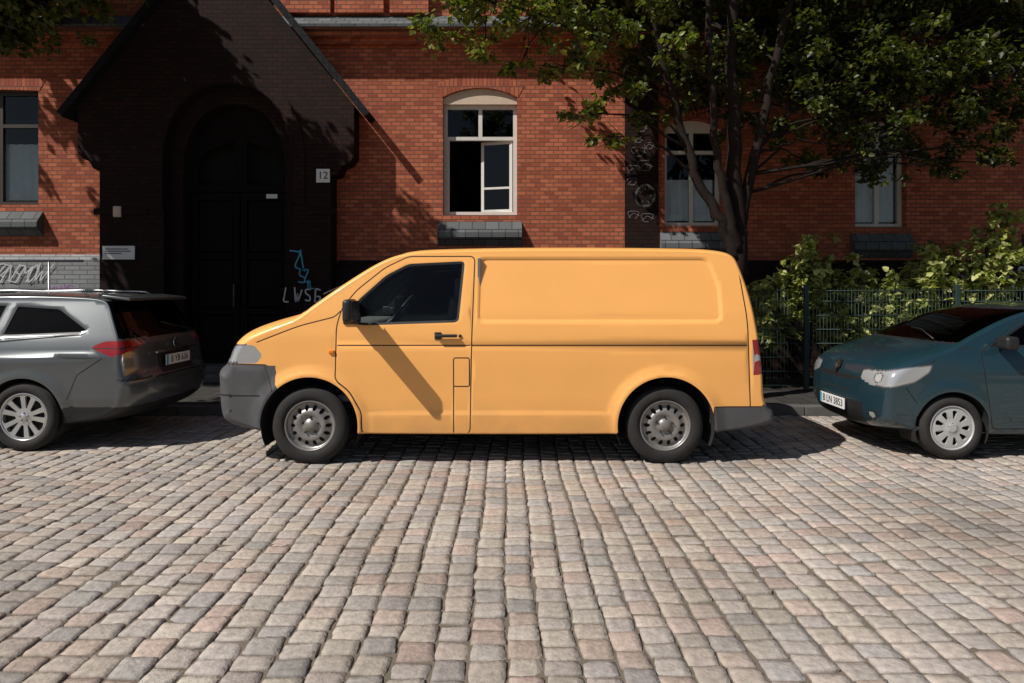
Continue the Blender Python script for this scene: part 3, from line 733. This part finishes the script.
# ------------------------------------------------------------------ BUILDING
FY=11.4
bld=empty('brick_building',(0,FY,0),'red brick school building with dark gabled entrance and slate ledges','building')
def arch_poly(x0,x1,z0,z1,rise,n=10):
    p=[(x0,z0),(x1,z0),(x1,z1-rise)]
    if rise>0:
        w=(x1-x0)/2; R=(w*w+rise*rise)/(2*rise); cx=(x0+x1)/2; cz=z1-R; a0=math.asin(w/R)
        p+=[(cx+R*math.sin(a0-2*a0*k/n),cz+R*math.cos(a0-2*a0*k/n)) for k in range(1,n)]
    p+=[(x0,z1-rise)]
    return np.array(p)
WINS=[(-1.152,.083,2.80,4.92,.16,'mid'),(-9.35,-7.91,2.97,4.89,.0,'left'),(2.55,3.50,2.62,4.40,.14,'a'),(5.73,6.58,2.60,4.38,.14,'b'),(8.6,9.5,2.6,4.38,.14,'c'),(-12.5,-11.3,2.9,4.9,.1,'c')]
UP=[(-9.3,-8.1),(-1.2,-.1),(2.5,3.5),(5.7,6.6),(8.6,9.5)]
holes=[arch_poly(a,b_,c_,d,e) for a,b_,c_,d,e,_ in WINS]+[arch_poly(a,b_,7.0,9.0,.15) for a,b_ in UP]
holes.append(np.array([(-5.60,.14),(-3.58,.14),(-3.58,4.7),(-5.60,4.7)]))
plate('wall',np.array([(-16,0),(16,0),(16,10),(-16,10)]),holes,0,.38,M['brick'],bld)
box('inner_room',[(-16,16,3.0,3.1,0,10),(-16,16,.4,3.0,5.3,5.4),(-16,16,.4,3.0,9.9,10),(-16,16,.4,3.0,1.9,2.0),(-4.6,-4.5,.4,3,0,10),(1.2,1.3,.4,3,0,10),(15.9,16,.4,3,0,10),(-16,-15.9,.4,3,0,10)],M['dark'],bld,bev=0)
M['lintel']=brickmat('lintel_brick',(.52,.15,.08),(.29,.064,.038),(.14,.085,.062),bw=.07,rh=.26,ms=.0075,bmp=.8)
def window(x0,x1,z0,z1,rise,kind):
    fm=M['winbrown'] if kind=='left' else M['winwhite']
    fw=.065; y0,y1=.13,.20
    tymp=.26 if kind=='mid' else 0
    zt=z1-tymp
    outer=arch_poly(x0,x1,z0,z1,rise) if not tymp else np.array([(x0,z0),(x1,z0),(x1,zt),(x0,zt)])
    cx=(x0+x1)/2; tz=z0+(zt-z0)*.70; tt=zt-fw-rise*(0 if tymp else 1)
    hs=[np.array([(x0+fw,z0+fw),(cx-fw/2,z0+fw),(cx-fw/2,tz-.03),(x0+fw,tz-.03)]),
        np.array([(cx+fw/2,z0+fw),(x1-fw,z0+fw),(x1-fw,tz-.03),(cx+fw/2,tz-.03)]),
        np.array([(x0+fw,tz+.03),(cx-fw/2,tz+.03),(cx-fw/2,tt),(x0+fw,tt)]),
        np.array([(cx+fw/2,tz+.03),(x1-fw,tz+.03),(x1-fw,tt),(cx+fw/2,tt)])]
    if kind=='mid': hs=[np.array([(x0+fw,z0+fw),(x1-fw,z0+fw),(x1-fw,tz-.03),(x0+fw,tz-.03)]),hs[2],hs[3]]
    w=plate('window',outer,hs,y0,y1,fm,bld)
    def pane(a,b_,c_,d):
        return mk('pane',[(a,y0+.03,c_),(b_,y0+.03,c_),(b_,y0+.03,d),(a,y0+.03,d)],[(0,1,2,3)],M['pane'],w,smooth=False)
    for h in (hs if kind!='mid' else hs[1:]): pane(h[:,0].min(),h[:,0].max(),h[:,1].min(),h[:,1].max())
    if kind=='mid':
        hw_=(x1-x0)/2-fw; hz=tz-.03-z0-fw
        for sgn,ang,px in ((1,math.radians(-98),x0+fw+.01),(-1,math.radians(16),x1-fw-.01)):
            fr=plate('casement',np.array([(0,0),(sgn*hw_,0),(sgn*hw_,hz),(0,hz)])[::sgn],[np.array([(sgn*.05,.05),(sgn*(hw_-.05),.05),(sgn*(hw_-.05),hz*.33),(sgn*.05,hz*.33)])[::sgn],np.array([(sgn*.05,hz*.33+.035),(sgn*(hw_-.05),hz*.33+.035),(sgn*(hw_-.05),hz-.05),(sgn*.05,hz-.05)])[::sgn]],-.02,.02,fm,w,(px,y0+.04,z0+fw))
            a,b_=sorted((sgn*.05,sgn*(hw_-.05)))
            p=mk('casement_pane',[(a,0,.05),(b_,0,.05),(b_,0,hz-.05),(a,0,hz-.05)],[(0,1,2,3)],M['pane'],w,(px,y0+.04,z0+fw),False)
            fr.rotation_euler=(0,0,-ang); p.rotation_euler=fr.rotation_euler
        ap=arch_poly(x0-.02,x1+.02,zt,z1+.01,rise+.03); plate('tympanum',ap,[],.05,.2,M['cream'],w)
    if kind in ('left','b','a'):
        V=[];n=30
        zb=z0+.1; zz=z0+(zt-z0)*{'left':.55,'b':.97,'a':.45}[kind]
        for k in range(n+1):
            xx=x0+.08+(x1-x0-.16)*k/n; yy=y0+.10+.022*math.sin(k*1.7)
            V+=[(xx,yy,zb),(xx,yy,zz)]
        F=[(2*k,2*k+2,2*k+3,2*k+1) for k in range(n)]
        mk('curtain',V,F,M['curtain'],w)
    sy=-.16; sh=.42
    V=[(x0-.08,.1,z0+.01),(x1+.08,.1,z0+.01),(x1+.08,sy,z0-sh+.12),(x0-.08,sy,z0-sh+.12),(x1+.08,sy,z0-sh+.04),(x0-.08,sy,z0-sh+.04),(x1+.08,.0,z0-sh-.1),(x0-.08,.0,z0-sh-.1)]
    F=[(0,3,2,1)[::-1],(3,5,4,2),(5,7,6,4),(0,7,5,3),(1,2,4,6)]
    mk('sill',V,F,M['slate'],w,smooth=False)
    ri=max(rise,.02)
    a1=arch_poly(x0-.02,x1+.02,z1-ri,z1+.002,ri-.001); a2=arch_poly(x0-.12,x1+.12,z1-ri,z1+.25,ri+.06)
    lp=np.array(list(a2[2:])+list(a1[2:][::-1]))
    plate('lintel',lp,[],-.006,.05,M['lintel'],w)
for q in WINS: window(*q)
for a,b_ in UP: window(a,b_,7.0,9.0,.15,'c')
def prism(name,prof,x0,x1,mats,parent):
    n=len(prof); V=[(x0,y,z) for y,z in prof]+[(x1,y,z) for y,z in prof]
    F=[(i,(i+1)%n,n+(i+1)%n,n+i) for i in range(n)]+[tuple(range(n))[::-1],tuple(range(n,2*n))]
    return mk(name,V,F,mats,parent,smooth=False)
for a,b_ in ((-16,-5.6),(-3.9,16)):
    prism('ledge',[(-.002,5.62),(-.12,5.62),(-.12,5.70),(-.24,5.70),(-.24,5.78),(-.34,5.78),(-.34,5.80),(-.002,5.80)],a,b_,[M['brick']],bld)
    prism('ledge_slates',[(-.002,5.803),(-.365,5.803),(-.372,5.85),(-.002,6.12)],a,b_,[M['slate']],bld)
prism('plinth',[(-.002,.1),(-.09,.1),(-.09,2.05),(-.002,2.14)],-16,-6.82,[M['plinth']],bld)
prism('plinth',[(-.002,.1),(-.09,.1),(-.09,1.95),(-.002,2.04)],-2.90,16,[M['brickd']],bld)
V=[];F=[]; tube_geo([(-13,-.34,2.02),(-6.95,-.34,2.02)],.022,8,V,F)
hr=mk('handrail',V,F,M['rail'],bld)
for x in (-12,-10.5,-9,-7.5): 
    V=[];F=[]; tube_geo([(x,-.34,.1),(x,-.34,2.02)],.016,8,V,F); mk('rail_post',V,F,M['rail'],hr)
for a,b_ in ((-3.75,-3.0),(-2.93,-2.12),(-2.02,-1.38),(-7.6,-7.0),(.3,1.0),(7.1,8.0)):
    box('pier',(a,b_,-.13,-.003,6.13,9.9),M['brick'],bld,bev=.004)
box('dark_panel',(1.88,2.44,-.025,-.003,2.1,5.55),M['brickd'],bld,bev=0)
# ---- portal
PY=-.38
outer=np.array([(-6.42,.1),(-2.82,.1),(-2.82,3.32),(-2.70,3.36),(-2.66,3.48),(-2.54,3.52),(-2.46,3.64),(-2.46,4.42),(-4.60,7.06),(-6.76,4.42),(-6.76,3.68),(-6.66,3.58),(-6.58,3.56),(-6.52,3.44),(-6.42,3.40)])
def gothic(x0,x1,z0,zs,zt,n=9):
    w=(x1-x0)/2; h=zt-zs; c=(x0+x1)/2; p=[(x0,z0),(x1,z0)]
    for k in range(n+1): t=k/n; p.append((c+w*max(0,math.cos(t*math.pi/2))**.85,zs+h*math.sin(t*math.pi/2)))
    for k in range(1,n+1): t=1-k/n; p.append((c-w*max(0,math.cos(t*math.pi/2))**.85,zs+h*math.sin(t*math.pi/2)))
    return np.array(p)
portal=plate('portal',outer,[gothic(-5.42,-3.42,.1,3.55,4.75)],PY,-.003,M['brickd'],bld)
portal.scale=(1.037,1,1.037); portal.location=(0,0,-.058)
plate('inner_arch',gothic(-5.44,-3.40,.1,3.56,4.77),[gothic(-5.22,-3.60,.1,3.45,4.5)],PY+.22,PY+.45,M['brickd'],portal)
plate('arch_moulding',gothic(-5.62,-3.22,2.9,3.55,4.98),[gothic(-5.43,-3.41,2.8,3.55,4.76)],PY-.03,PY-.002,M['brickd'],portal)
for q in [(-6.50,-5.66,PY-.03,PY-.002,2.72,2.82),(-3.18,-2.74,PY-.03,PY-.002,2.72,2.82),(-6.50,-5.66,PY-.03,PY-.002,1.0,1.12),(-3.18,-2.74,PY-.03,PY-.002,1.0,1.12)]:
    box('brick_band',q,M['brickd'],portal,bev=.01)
for s,(ax,az),(bx,bz) in ((1,(-2.28,4.22),(-4.60,7.12)),(-1,(-6.94,4.22),(-4.60,7.12))):
    d=np.array([bx-ax,bz-az]); d/=np.linalg.norm(d); nrm=np.array([d[1],-d[0]])*s
    pts=[(ax,az),(bx,bz),(bx,bz+.16),(ax+nrm[0]*.11,az+nrm[1]*.11)]
    y0,y1=PY-.12,.6
    V=[(p[0],y0,p[1]) for p in pts]+[(p[0],y1,p[1]) for p in pts]
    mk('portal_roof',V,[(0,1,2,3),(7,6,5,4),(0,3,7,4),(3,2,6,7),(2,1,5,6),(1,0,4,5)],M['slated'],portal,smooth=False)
dz0=.34
for a,b_ in ((-5.20,-4.42),(-4.40,-3.62)):
    hs=[np.array([(a+.1,z0),(b_-.1,z0),(b_-.1,z1),(a+.1,z1)]) for z0,z1 in ((.5,1.15),(1.25,2.05),(2.15,3.0))]
    d=plate('door',np.array([(a,dz0),(b_,dz0),(b_,3.12),(a,3.12)]),hs,PY+.46,PY+.52,M['doorwood'],portal)
    for zz in ((.52,1.13),(1.27,2.03),(2.17,2.98)): box('door_panel',(a+.12,b_-.12,PY+.485,PY+.50,*zz),M['doorwood'],d,bev=.006)
V=[];F=[]; tube_geo([(-4.49,PY+.46,1.25),(-4.49,PY+.40,1.27),(-4.49,PY+.40,1.63),(-4.49,PY+.46,1.65)],.014,8,V,F); mk('door_handle',V,F,M['plastic'],portal)
plate('fanlight',gothic(-5.24,-3.58,3.14,3.46,4.52),[np.array([(-5.1,3.25),(-4.5,3.25),(-4.5,3.95),(-4.95,3.8),(-5.1,3.6)]),np.array([(-4.3,3.25),(-3.72,3.25),(-3.72,3.6),(-3.87,3.8),(-4.3,3.95)])],PY+.46,PY+.52,M['doorwood'],portal)
box('porch_backing',(-5.5,-3.35,.34,.36,.1,4.9),M['dark'],portal,bev=0)
box('porch_step',(-5.5,-3.3,PY-.45,PY+.0,.165,.27),M['kerb'],portal,bev=.01)
box('porch_step',(-5.40,-3.44,PY-.1,PY+.45,.272,.36),M['kerb'],portal,bev=.01)
box('door_notice',(-3.98,-3.80,PY+.445,PY+.455,3.03,3.10),M['signwhite'],portal,bev=0)
sg=box('house_number_sign',(-.11,.11,-.02,0,-.11,.11),M['signwhite'],bld,(-3.045,PY-.004,3.39),.008)
textmesh('12',.17,M['ink'],sg,(0,-.021,0),(math.pi/2,0,0),ext=.003)
sp=box('school_sign',(-.26,.26,-.02,0,-.11,.11),M['signwhite'],bld,(-6.34,PY-.003,2.15),.006)
for q in [(-.22,.16,-.0235,-.0203,.05,.065),(-.22,.20,-.0235,-.0203,.015,.03),(-.22,.05,-.0235,-.0203,-.02,-.005)]: box('sign_text_line',q,M['plastic'],sp,bev=0)
box('entry_phone',(-6.42,-6.29,PY-.05,PY-.003,2.72,2.90),M['cream'],bld,bev=.02,smooth=True)
LT={'L':[[(0,1),(0,0),(.6,0)]],'W':[[(0,1),(.2,0),(.4,.7),(.6,0),(.8,1)]],'N':[[(0,0),(0,1),(.6,0),(.6,1)]],'S':[[(.6,.9),(.1,1),(.05,.6),(.6,.45),(.55,0),(0,.1)]],'G':[[(.6,.9),(.1,.95),(0,.4),(.2,0),(.6,.1),(.6,.45),(.35,.45)]],
    'R':[[(0,0),(0,1),(.6,.8),(0,.5),(.6,0)]],'O':[[(.3,0),(0,.5),(.3,1),(.6,.5),(.3,0)]],'Z':[[(0,1),(.6,.9),(0,.1),(.7,0)]],'I':[[(0,0),(.1,1)]],'M':[[(0,0),(.1,1),(.35,.4),(.6,1),(.7,0)]],'.':[[(0,0),(.12,0)]]}
def tag_word(name,word,ox,oz,h,w,y,mat,slant=.15,sp=.85,jit=.06):
    V=[];F=[];x=0
    for ch in word:
        for s in LT[ch]:
            st=[((p[0]+x+p[1]*slant)*h*.8+random.uniform(-jit,jit)*h,p[1]*h+random.uniform(-jit,jit)*h) for p in s]
            a=round_poly(np.array(st,float),.2*h,4,False) if len(st)>2 else np.array(st); ribbon([list(map(tuple,a))],w,y,V,F,1,1,ox,oz); y-=.001
        x+=sp+(.2 if ch=='W' else 0)
    return mk(name,V,F,mat,bld,smooth=False)
tag_word('graffiti','LWSG',-3.68,1.35,.22,.022,PY-.036,M['whitepaint'],sp=.85,jit=.10)
tag_word('graffiti','ZI',-3.50,1.88,.30,.024,PY-.036,M['bluepaint'],-.3,.5,.1)
tag_word('graffiti','SZ',-3.42,1.68,.20,.022,PY-.036,M['bluepaint'],.1,.4,.12)
tag_word('graffiti','IL',-3.28,1.58,.12,.018,PY-.036,M['bluepaint'],-.2,.5,.1)
tag_word('graffiti','MWZSOMNSWZ',-9.6,1.76,.22,.018,-.092,M['whitepaint'],.5,.62)
tag_word('graffiti','SMZWS',-9.2,1.60,.16,.014,-.100,M['pinkpaint'],.4,.6)
tag_word('graffiti','ZNSMOW',-8.6,1.66,.32,.018,-.106,M['whitepaint'],.7,.50)
tag_word('graffiti','OMS',-7.7,1.42,.22,.016,-.092,M['pinkpaint'],.5,.7)
tag_word('graffiti','SGO',7.3,1.60,.36,.045,-.092,M['pinkpaint'],.3,.75)
tag_word('graffiti','NORS',7.7,1.56,.36,.05,-.096,M['whitepaint'],.1,.75)
def fine(pts,w,y,V,F):
    pts=np.array(pts); a=offset_line(pts,w/2,False); b2=offset_line(pts,-w/2,False); base=len(V); m_=len(pts)
    V+=[(q[0],y,q[1]) for q in a]+[(q[0],y,q[1]) for q in b2]; F+=[(base+i,base+m_+i,base+m_+i+1,base+i+1) for i in range(m_-1)]
V=[];F=[]; y=-.028
cc=(2.22,3.12)
for r in (.17,.15): fine([(cc[0]+r*math.cos(t)*(1+.06*math.sin(2*t)),cc[1]+r*math.sin(t)*1.1) for t in np.linspace(.3,6.8,30)],.008,y,V,F); y-=.0006
for k in (0,2,3,5,8,10):
    t=k*math.pi/6; fine([(cc[0]+.08*math.cos(t),cc[1]+.10*math.sin(t)),(cc[0]+.125*math.cos(t),cc[1]+.14*math.sin(t))],.008,y,V,F)
for k,(sx_,sz_,r_) in enumerate(((2.02,3.55,.09),(2.22,3.62,.11),(2.1,3.85,.10),(2.28,3.95,.07),(2.0,3.35,.07),(2.02,2.8,.08),(2.25,2.75,.09),(2.1,4.05,.06),(2.15,4.25,.08))):
    y-=.0006; t=np.linspace(k,k+5.2,20); fine([(sx_+r_*math.cos(a)*(1+.25*math.sin(3*a)),sz_+r_*math.sin(a)*(1+.25*math.cos(2*a))) for a in t],.007,y,V,F)
    y-=.0006; fine([(sx_-r_,sz_-.05),(sx_,sz_+.03),(sx_+r_*1.3,sz_-.02)],.007,y,V,F)
mk('graffiti',V,F,M['chalk'],bld,smooth=False)

# ------------------------------------------------------------------ VEGETATION
def leaves(name,clumps,dens,size,pal,parent,loc,mat,flat=.6):
    P=[];S=[];Z=[]
    for cl in clumps:
        x,y,z,r=cl[:4]; f=cl[4] if len(cl)>4 else 1
        n=int(dens*f*(r/.4)**2.2); ns=max(4,int(r*22))
        sub=rng.normal(0,.55,(ns,3))*r; sub[:,2]*=flat
        idx=rng.integers(0,ns,n); q=sub[idx]+rng.normal(0,.17,(n,3))*r*np.array([1,1,.8])
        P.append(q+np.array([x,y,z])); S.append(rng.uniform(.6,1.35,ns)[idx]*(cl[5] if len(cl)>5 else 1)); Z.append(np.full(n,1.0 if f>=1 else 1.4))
    P=np.concatenate(P); n=len(P); sh=np.concatenate(S); zf=np.concatenate(Z)
    L=rng.uniform(size*.7,size*1.25,n)*zf; th=rng.uniform(0,2*np.pi,n); tilt=rng.normal(-.35,.45,n)
    d=np.stack([np.cos(th)*np.cos(tilt),np.sin(th)*np.cos(tilt),np.sin(tilt)],1)
    up=np.array([0,0,1.])+rng.normal(0,.45,(n,3)); s=np.cross(d,up); s/=np.linalg.norm(s,axis=1)[:,None]; nr=np.cross(s,d)
    w=L*rng.uniform(.28,.40,n)
    a=P; m1=P+d*(L*.35)[:,None]+s*w[:,None]+nr*(w*.25)[:,None]; m2=P+d*(L*.35)[:,None]-s*w[:,None]+nr*(w*.25)[:,None]
    t1=P+d*(L*.75)[:,None]+s*(w*.6)[:,None]; t2=P+d*(L*.75)[:,None]-s*(w*.6)[:,None]; tip=P+d*L[:,None]-nr*(L*.08)[:,None]
    V=np.stack([a,m1,t1,tip,t2,m2],1).reshape(-1,3)
    b=np.arange(n)[:,None]*6
    F=np.concatenate([b+np.array([[0,1,2,3]]),b+np.array([[0,3,4,5]])],0)
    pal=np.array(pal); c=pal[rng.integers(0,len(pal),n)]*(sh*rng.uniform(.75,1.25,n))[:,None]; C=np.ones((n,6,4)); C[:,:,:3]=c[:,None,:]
    me=bpy.data.meshes.new(name); me.vertices.add(len(V)); me.vertices.foreach_set('co',V.ravel())
    me.loops.add(len(F)*4); me.loops.foreach_set('vertex_index',F.ravel().astype(np.int32))
    me.polygons.add(len(F)); me.polygons.foreach_set('loop_start',np.arange(0,len(F)*4,4,dtype=np.int32)); me.update(calc_edges=True)
    at=me.color_attributes.new('tone','FLOAT_COLOR','POINT'); at.data.foreach_set('color',C.ravel())
    me.materials.append(mat); return finish(bpy.data.objects.new(name,me),name,parent,loc)
def limb(V,F,pts,r0,r1,n=10,wob=.03):
    P=[]; pts=[Vector(p) for p in pts]
    for i in range(len(pts)-1):
        for k in range(5): P.append(pts[i].lerp(pts[i+1],k/5)+Vector([random.uniform(-wob,wob) for _ in range(3)])*(1 if (i+k)>0 else 0))
    P.append(pts[-1]); m=len(P); tube_geo(P,[r0+(r1-r0)*(i/(m-1))**.8 for i in range(m)],n,V,F); return P
def tree(loc,stems,clumps,label,dens=260,size=.095):
    root=empty('street_tree',loc,label,'tree','trees growing along the pavement'); V=[];F=[];pts=[]
    for st,r0,r1 in stems:
        P=limb(V,F,st,r0,r1); k=len(P); pts+=[(p,r0+(r1-r0)*i/k) for i,p in enumerate(P)]
    for cl in clumps:
        x,y,z,r=cl[:4]
        c=Vector((x,y,z)); best=min((q for q in pts if q[0].z>1.9),key=lambda q:(q[0]-c).length+max(0,q[0].z-c.z+.3)*1.5)
        a=best[0]; mid=a.lerp(c,.5)+Vector((random.uniform(-.1,.1),random.uniform(-.1,.1),random.uniform(.05,.25)))
        limb(V,F,[a,mid,c],min(.024,best[1]*.6),.006,6,.02)
        for _ in range(5):
            e=c+Vector([random.uniform(-1,1)*r*.9 for _ in range(3)]); limb(V,F,[mid.lerp(c,random.uniform(.4,.95)),e],.007,.003,4,.015)
    mk('trunk',V,F,M['bark'],root)
    leaves('crown',clumps,dens,size,[(.10,.12,.02),(.065,.085,.018),(.15,.155,.028),(.05,.07,.018)],root,(0,0,0),M['leaf'])
    return root
B=Vector((2.94,9.0,.11))
L1=[(-.7,8.3,5.0,.5),(-.2,8.2,5.25,.5),(.2,8.4,4.85,.45),(-.35,8.5,4.45,.28),(.6,8.5,4.35,.34),(.85,8.6,3.8,.28),(1.2,8.7,3.5,.26),(.5,8.6,5.2,.45),(1.2,8.6,4.9,.4),(1.9,8.5,5.2,.45),(1.4,8.8,4.2,.3),(1.0,8.5,4.6,.35),(.1,8.6,4.4,.22),(1.9,8.3,4.5,.25),(1.6,8.7,3.75,.22)]
L1=[(*q,1,1.3) for q in L1]  # left clumps: sunlit look put into a raised leaf tone
L2=[(2.4,8.6,4.9,.35),(3.6,8.4,4.6,.45),(3.9,8.3,4.0,.42),(3.5,8.5,3.6,.32),(4.2,8.6,3.4,.40),(4.5,8.4,4.4,.5),(4.9,8.6,3.7,.44),(5.3,8.5,4.6,.5),(5.6,8.8,3.8,.48),(5.95,8.6,3.4,.36),(6.2,8.7,4.4,.48),(6.6,8.9,5.0,.5),(4.0,8.8,5.2,.5),(5.0,8.8,5.3,.5),(6.0,9,5.4,.5),(3.0,8.6,5.3,.45),(7.2,9,5.6,.5),(4.4,9.0,3.9,.40),
  (3.2,8.7,4.1,.36),(5.3,8.7,4.2,.44),(5.2,8.9,3.35,.34),(6.5,8.7,3.9,.38),(5.8,8.8,4.4,.42),(4.7,8.6,3.15,.30),(6.9,8.8,4.6,.42),(3.1,8.6,4.6,.34),(2.5,8.8,4.3,.30),
  (2.1,8.8,3.9,.24),(2.9,8.8,3.7,.26),(3.8,8.7,3.2,.26),(6.2,8.8,3.2,.26),(5.6,8.7,3.15,.24),(4.6,8.8,4.0,.42),(5.0,8.7,4.1,.42),(6.0,8.8,4.0,.42),(6.9,8.8,4.0,.3)]
inframe=L1+[(x*1.1,y+.95,1.58+(z-1.58)*1.1,r*1.1,1,.66) for x,y,z,r in L2]  # right clumps: shaded look put into a lowered leaf tone
for k in range(36):
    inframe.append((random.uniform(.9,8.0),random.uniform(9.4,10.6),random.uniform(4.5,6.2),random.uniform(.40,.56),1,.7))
upper=[]
while len(upper)<100:
    v=Vector([random.gauss(0,1) for _ in range(3)]).normalized()*random.uniform(.3,1)**.6
    p=(3.7+v.x*4.4,9.9+v.y*1.4,7.2+v.z*2.0)
    if p[2]>5.8 and p[1]>8.9 and not(p[0]<.4 and p[2]>6.6): upper.append((*p,random.uniform(.5,.70),.55))
rel=lambda c:[(q[0]-B.x,q[1]-B.y,q[2]-B.z,*q[3:]) for q in c]
stems=[([(0,0,-.1),(.02,0,1.0),(.04,0,2.0),(0,.0,3.3),(-.04,.05,4.6),(.06,.2,6.1),(.2,.5,7.8)],.165,.04),
       ([(0,-.02,1.85),(-.20,-.05,2.35),(-.48,-.05,2.8),(-.75,0,3.7),(-1.06,0,4.9),(-1.5,.1,6.5),(-2.0,.4,7.5)],.085,.03),
       ([(.02,-.06,1.95),(-.12,-.15,2.45),(-.30,-.2,3.2),(-.42,-.25,4.3),(-.40,-.2,5.4),(-.6,0,7.0)],.07,.028),
       ([(.04,0,2.0),(.13,.05,2.5),(.38,.1,3.7),(.72,.1,5.0),(1.3,.4,6.6),(1.8,.6,7.6)],.09,.03),
       ([(.3,.1,3.3),(.9,.3,3.9),(1.7,.5,4.4),(2.8,.6,4.9),(3.6,.7,5.3)],.035,.014),
       ([(-.9,0,4.3),(-1.6,-.3,4.6),(-2.4,-.5,4.8),(-3.3,-.7,5.0)],.03,.012)]
tree(B,stems,rel(inframe+upper),'leafy street tree with several dark stems on the pavement',370,.088)
B=Vector((-8.5,9.0,.11))
cl=[(-6.3,8.6,5.35,.4),(-5.6,8.6,5.4,.3),(-5.0,8.6,5.5,.22),(-6.9,8.7,5.2,.4),(-7.2,8.9,4.9,.35),(-6.2,8.9,5.1,.3),(-5.8,9.2,5.5,.3),(-7.6,9.2,4.9,.4),(-6.8,9.3,5.4,.45)]
while len(cl)<96:
    v=Vector([random.gauss(0,1) for _ in range(3)]).normalized()*random.uniform(.2,1)**.5
    p=(-7.7+v.x*2.1,8.7+v.y*2.4,6.9+v.z*1.9)
    if p[2]>5.0+max(0,9-p[1])*.15: cl.append((*p,random.uniform(.45,.68),.8))
stems=[([(0,0,-.1),(.03,0,1.5),(.1,0,3.2),(.3,0,5),(.4,0,7.5)],.2,.05),([(.08,0,2.8),(.7,0,4.0),(1.4,-.2,5.3),(1.8,-.2,7.0)],.1,.03),([(.05,0,2.6),(-.5,0,4.0),(-.9,0,5.6),(-1.0,0,7.2)],.1,.03),([(.05,0,2.9),(.2,-.8,4.6),(.3,-1.8,6.2),(.3,-2.4,7.0)],.09,.03)]
tree(B,stems,rel(cl),'leafy street tree overhanging the brick entrance',330)
spal=[(.44,.44,.15),(.34,.37,.12),(.50,.48,.20),(.22,.25,.07)]
for (x,y,h,wd) in ((3.75,10.2,1.75,.42),(4.40,10.2,2.25,.42),(5.0,10.3,1.75,.36),(5.55,10.3,1.95,.42),(6.10,10.2,2.1,.42),(6.65,10.3,2.25,.42),(7.15,10.2,2.85,.38),(7.95,10.35,1.5,.4)):
    root=empty('garden_shrub',(x,y,.1),'pale green leafy shrub growing behind the fence','shrub','shrubs behind the fence'); V=[];F=[];cs=[]
    for k in range(13):
        a=random.uniform(0,6.28); rr=random.uniform(.1,1)*wd; hh=h*random.uniform(.62,1)-.1
        top=(rr*math.cos(a),rr*math.sin(a)*.7,hh); limb(V,F,[(0,0,0),(top[0]*.4,top[1]*.4,hh*.5),top],.018,.005,6,.02)
        for t in (1,.87,.72): cs.append((top[0]*t+random.uniform(-.08,.08),top[1]*t,hh*t,random.uniform(.14,.22)))
    mk('stems',V,F,M['bark'],root); leaves('foliage',cs,270,.11,spal,root,(0,0,0),M['leaf'],1.0)
root=empty('garden_fence',(0,9.75,.11),'dark green wire mesh garden fence along the pavement','fence')
px=[2.04,4.2,6.36,8.52,10.68]
for x in px: box('fence_post',(x-.03,x+.03,-.03,.03,-.1,1.52),M['fence'],root,bev=.006)
for a,b_ in zip(px[:-1],px[1:]):
    V=[];F=[]; xx=a+.05
    while xx<b_-.04: tube_geo([(xx,0,.06),(xx,0,1.46)],.0035,4,V,F); xx+=.05
    for z in (.08,.28,.48,.68,.88,1.08,1.28,1.43):
        for yy in (-.007,.007): tube_geo([(a,yy,z),(b_,yy,z)],.005,4,V,F)
    mk('fence_panel',V,F,M['fence'],root)

# ------------------------------------------------------------------ LIGHT + CAMERA
sd=Vector((.58,.36,-.73)).normalized()
sun=bpy.data.lights.new('sun','SUN'); sun.energy=5; sun.angle=math.radians(.5); sun.color=(1,.955,.89)
so=bpy.data.objects.new('sun',sun); COL.objects.link(so); so.rotation_euler=sd.to_track_quat('-Z','Y').to_euler(); so.location=(-8,-5,12)
w=bpy.data.worlds.new('World'); scene.world=w; w.use_nodes=True; nt=w.node_tree
sk=nt.nodes.new('ShaderNodeTexSky'); sk.sky_type='NISHITA'; sk.sun_disc=False
sk.sun_elevation=math.asin(-sd.z); sk.sun_rotation=math.atan2(-sd.x,-sd.y)
bg=nt.nodes['Background']; bg.inputs[1].default_value=.05; nt.links.new(sk.outputs[0],bg.inputs[0])
cam=bpy.data.cameras.new('camera'); cam.lens=24; cam.sensor_width=36; cam.shift_y=-(341.5-288)/1024; cam.clip_end=600
co=bpy.data.objects.new('camera',cam); COL.objects.link(co); co.location=(0,0,1.58); co.rotation_euler=(math.pi/2,0,0); scene.camera=co
scene.view_settings.view_transform='Standard'; scene.view_settings.look='None'; scene.view_settings.exposure=0
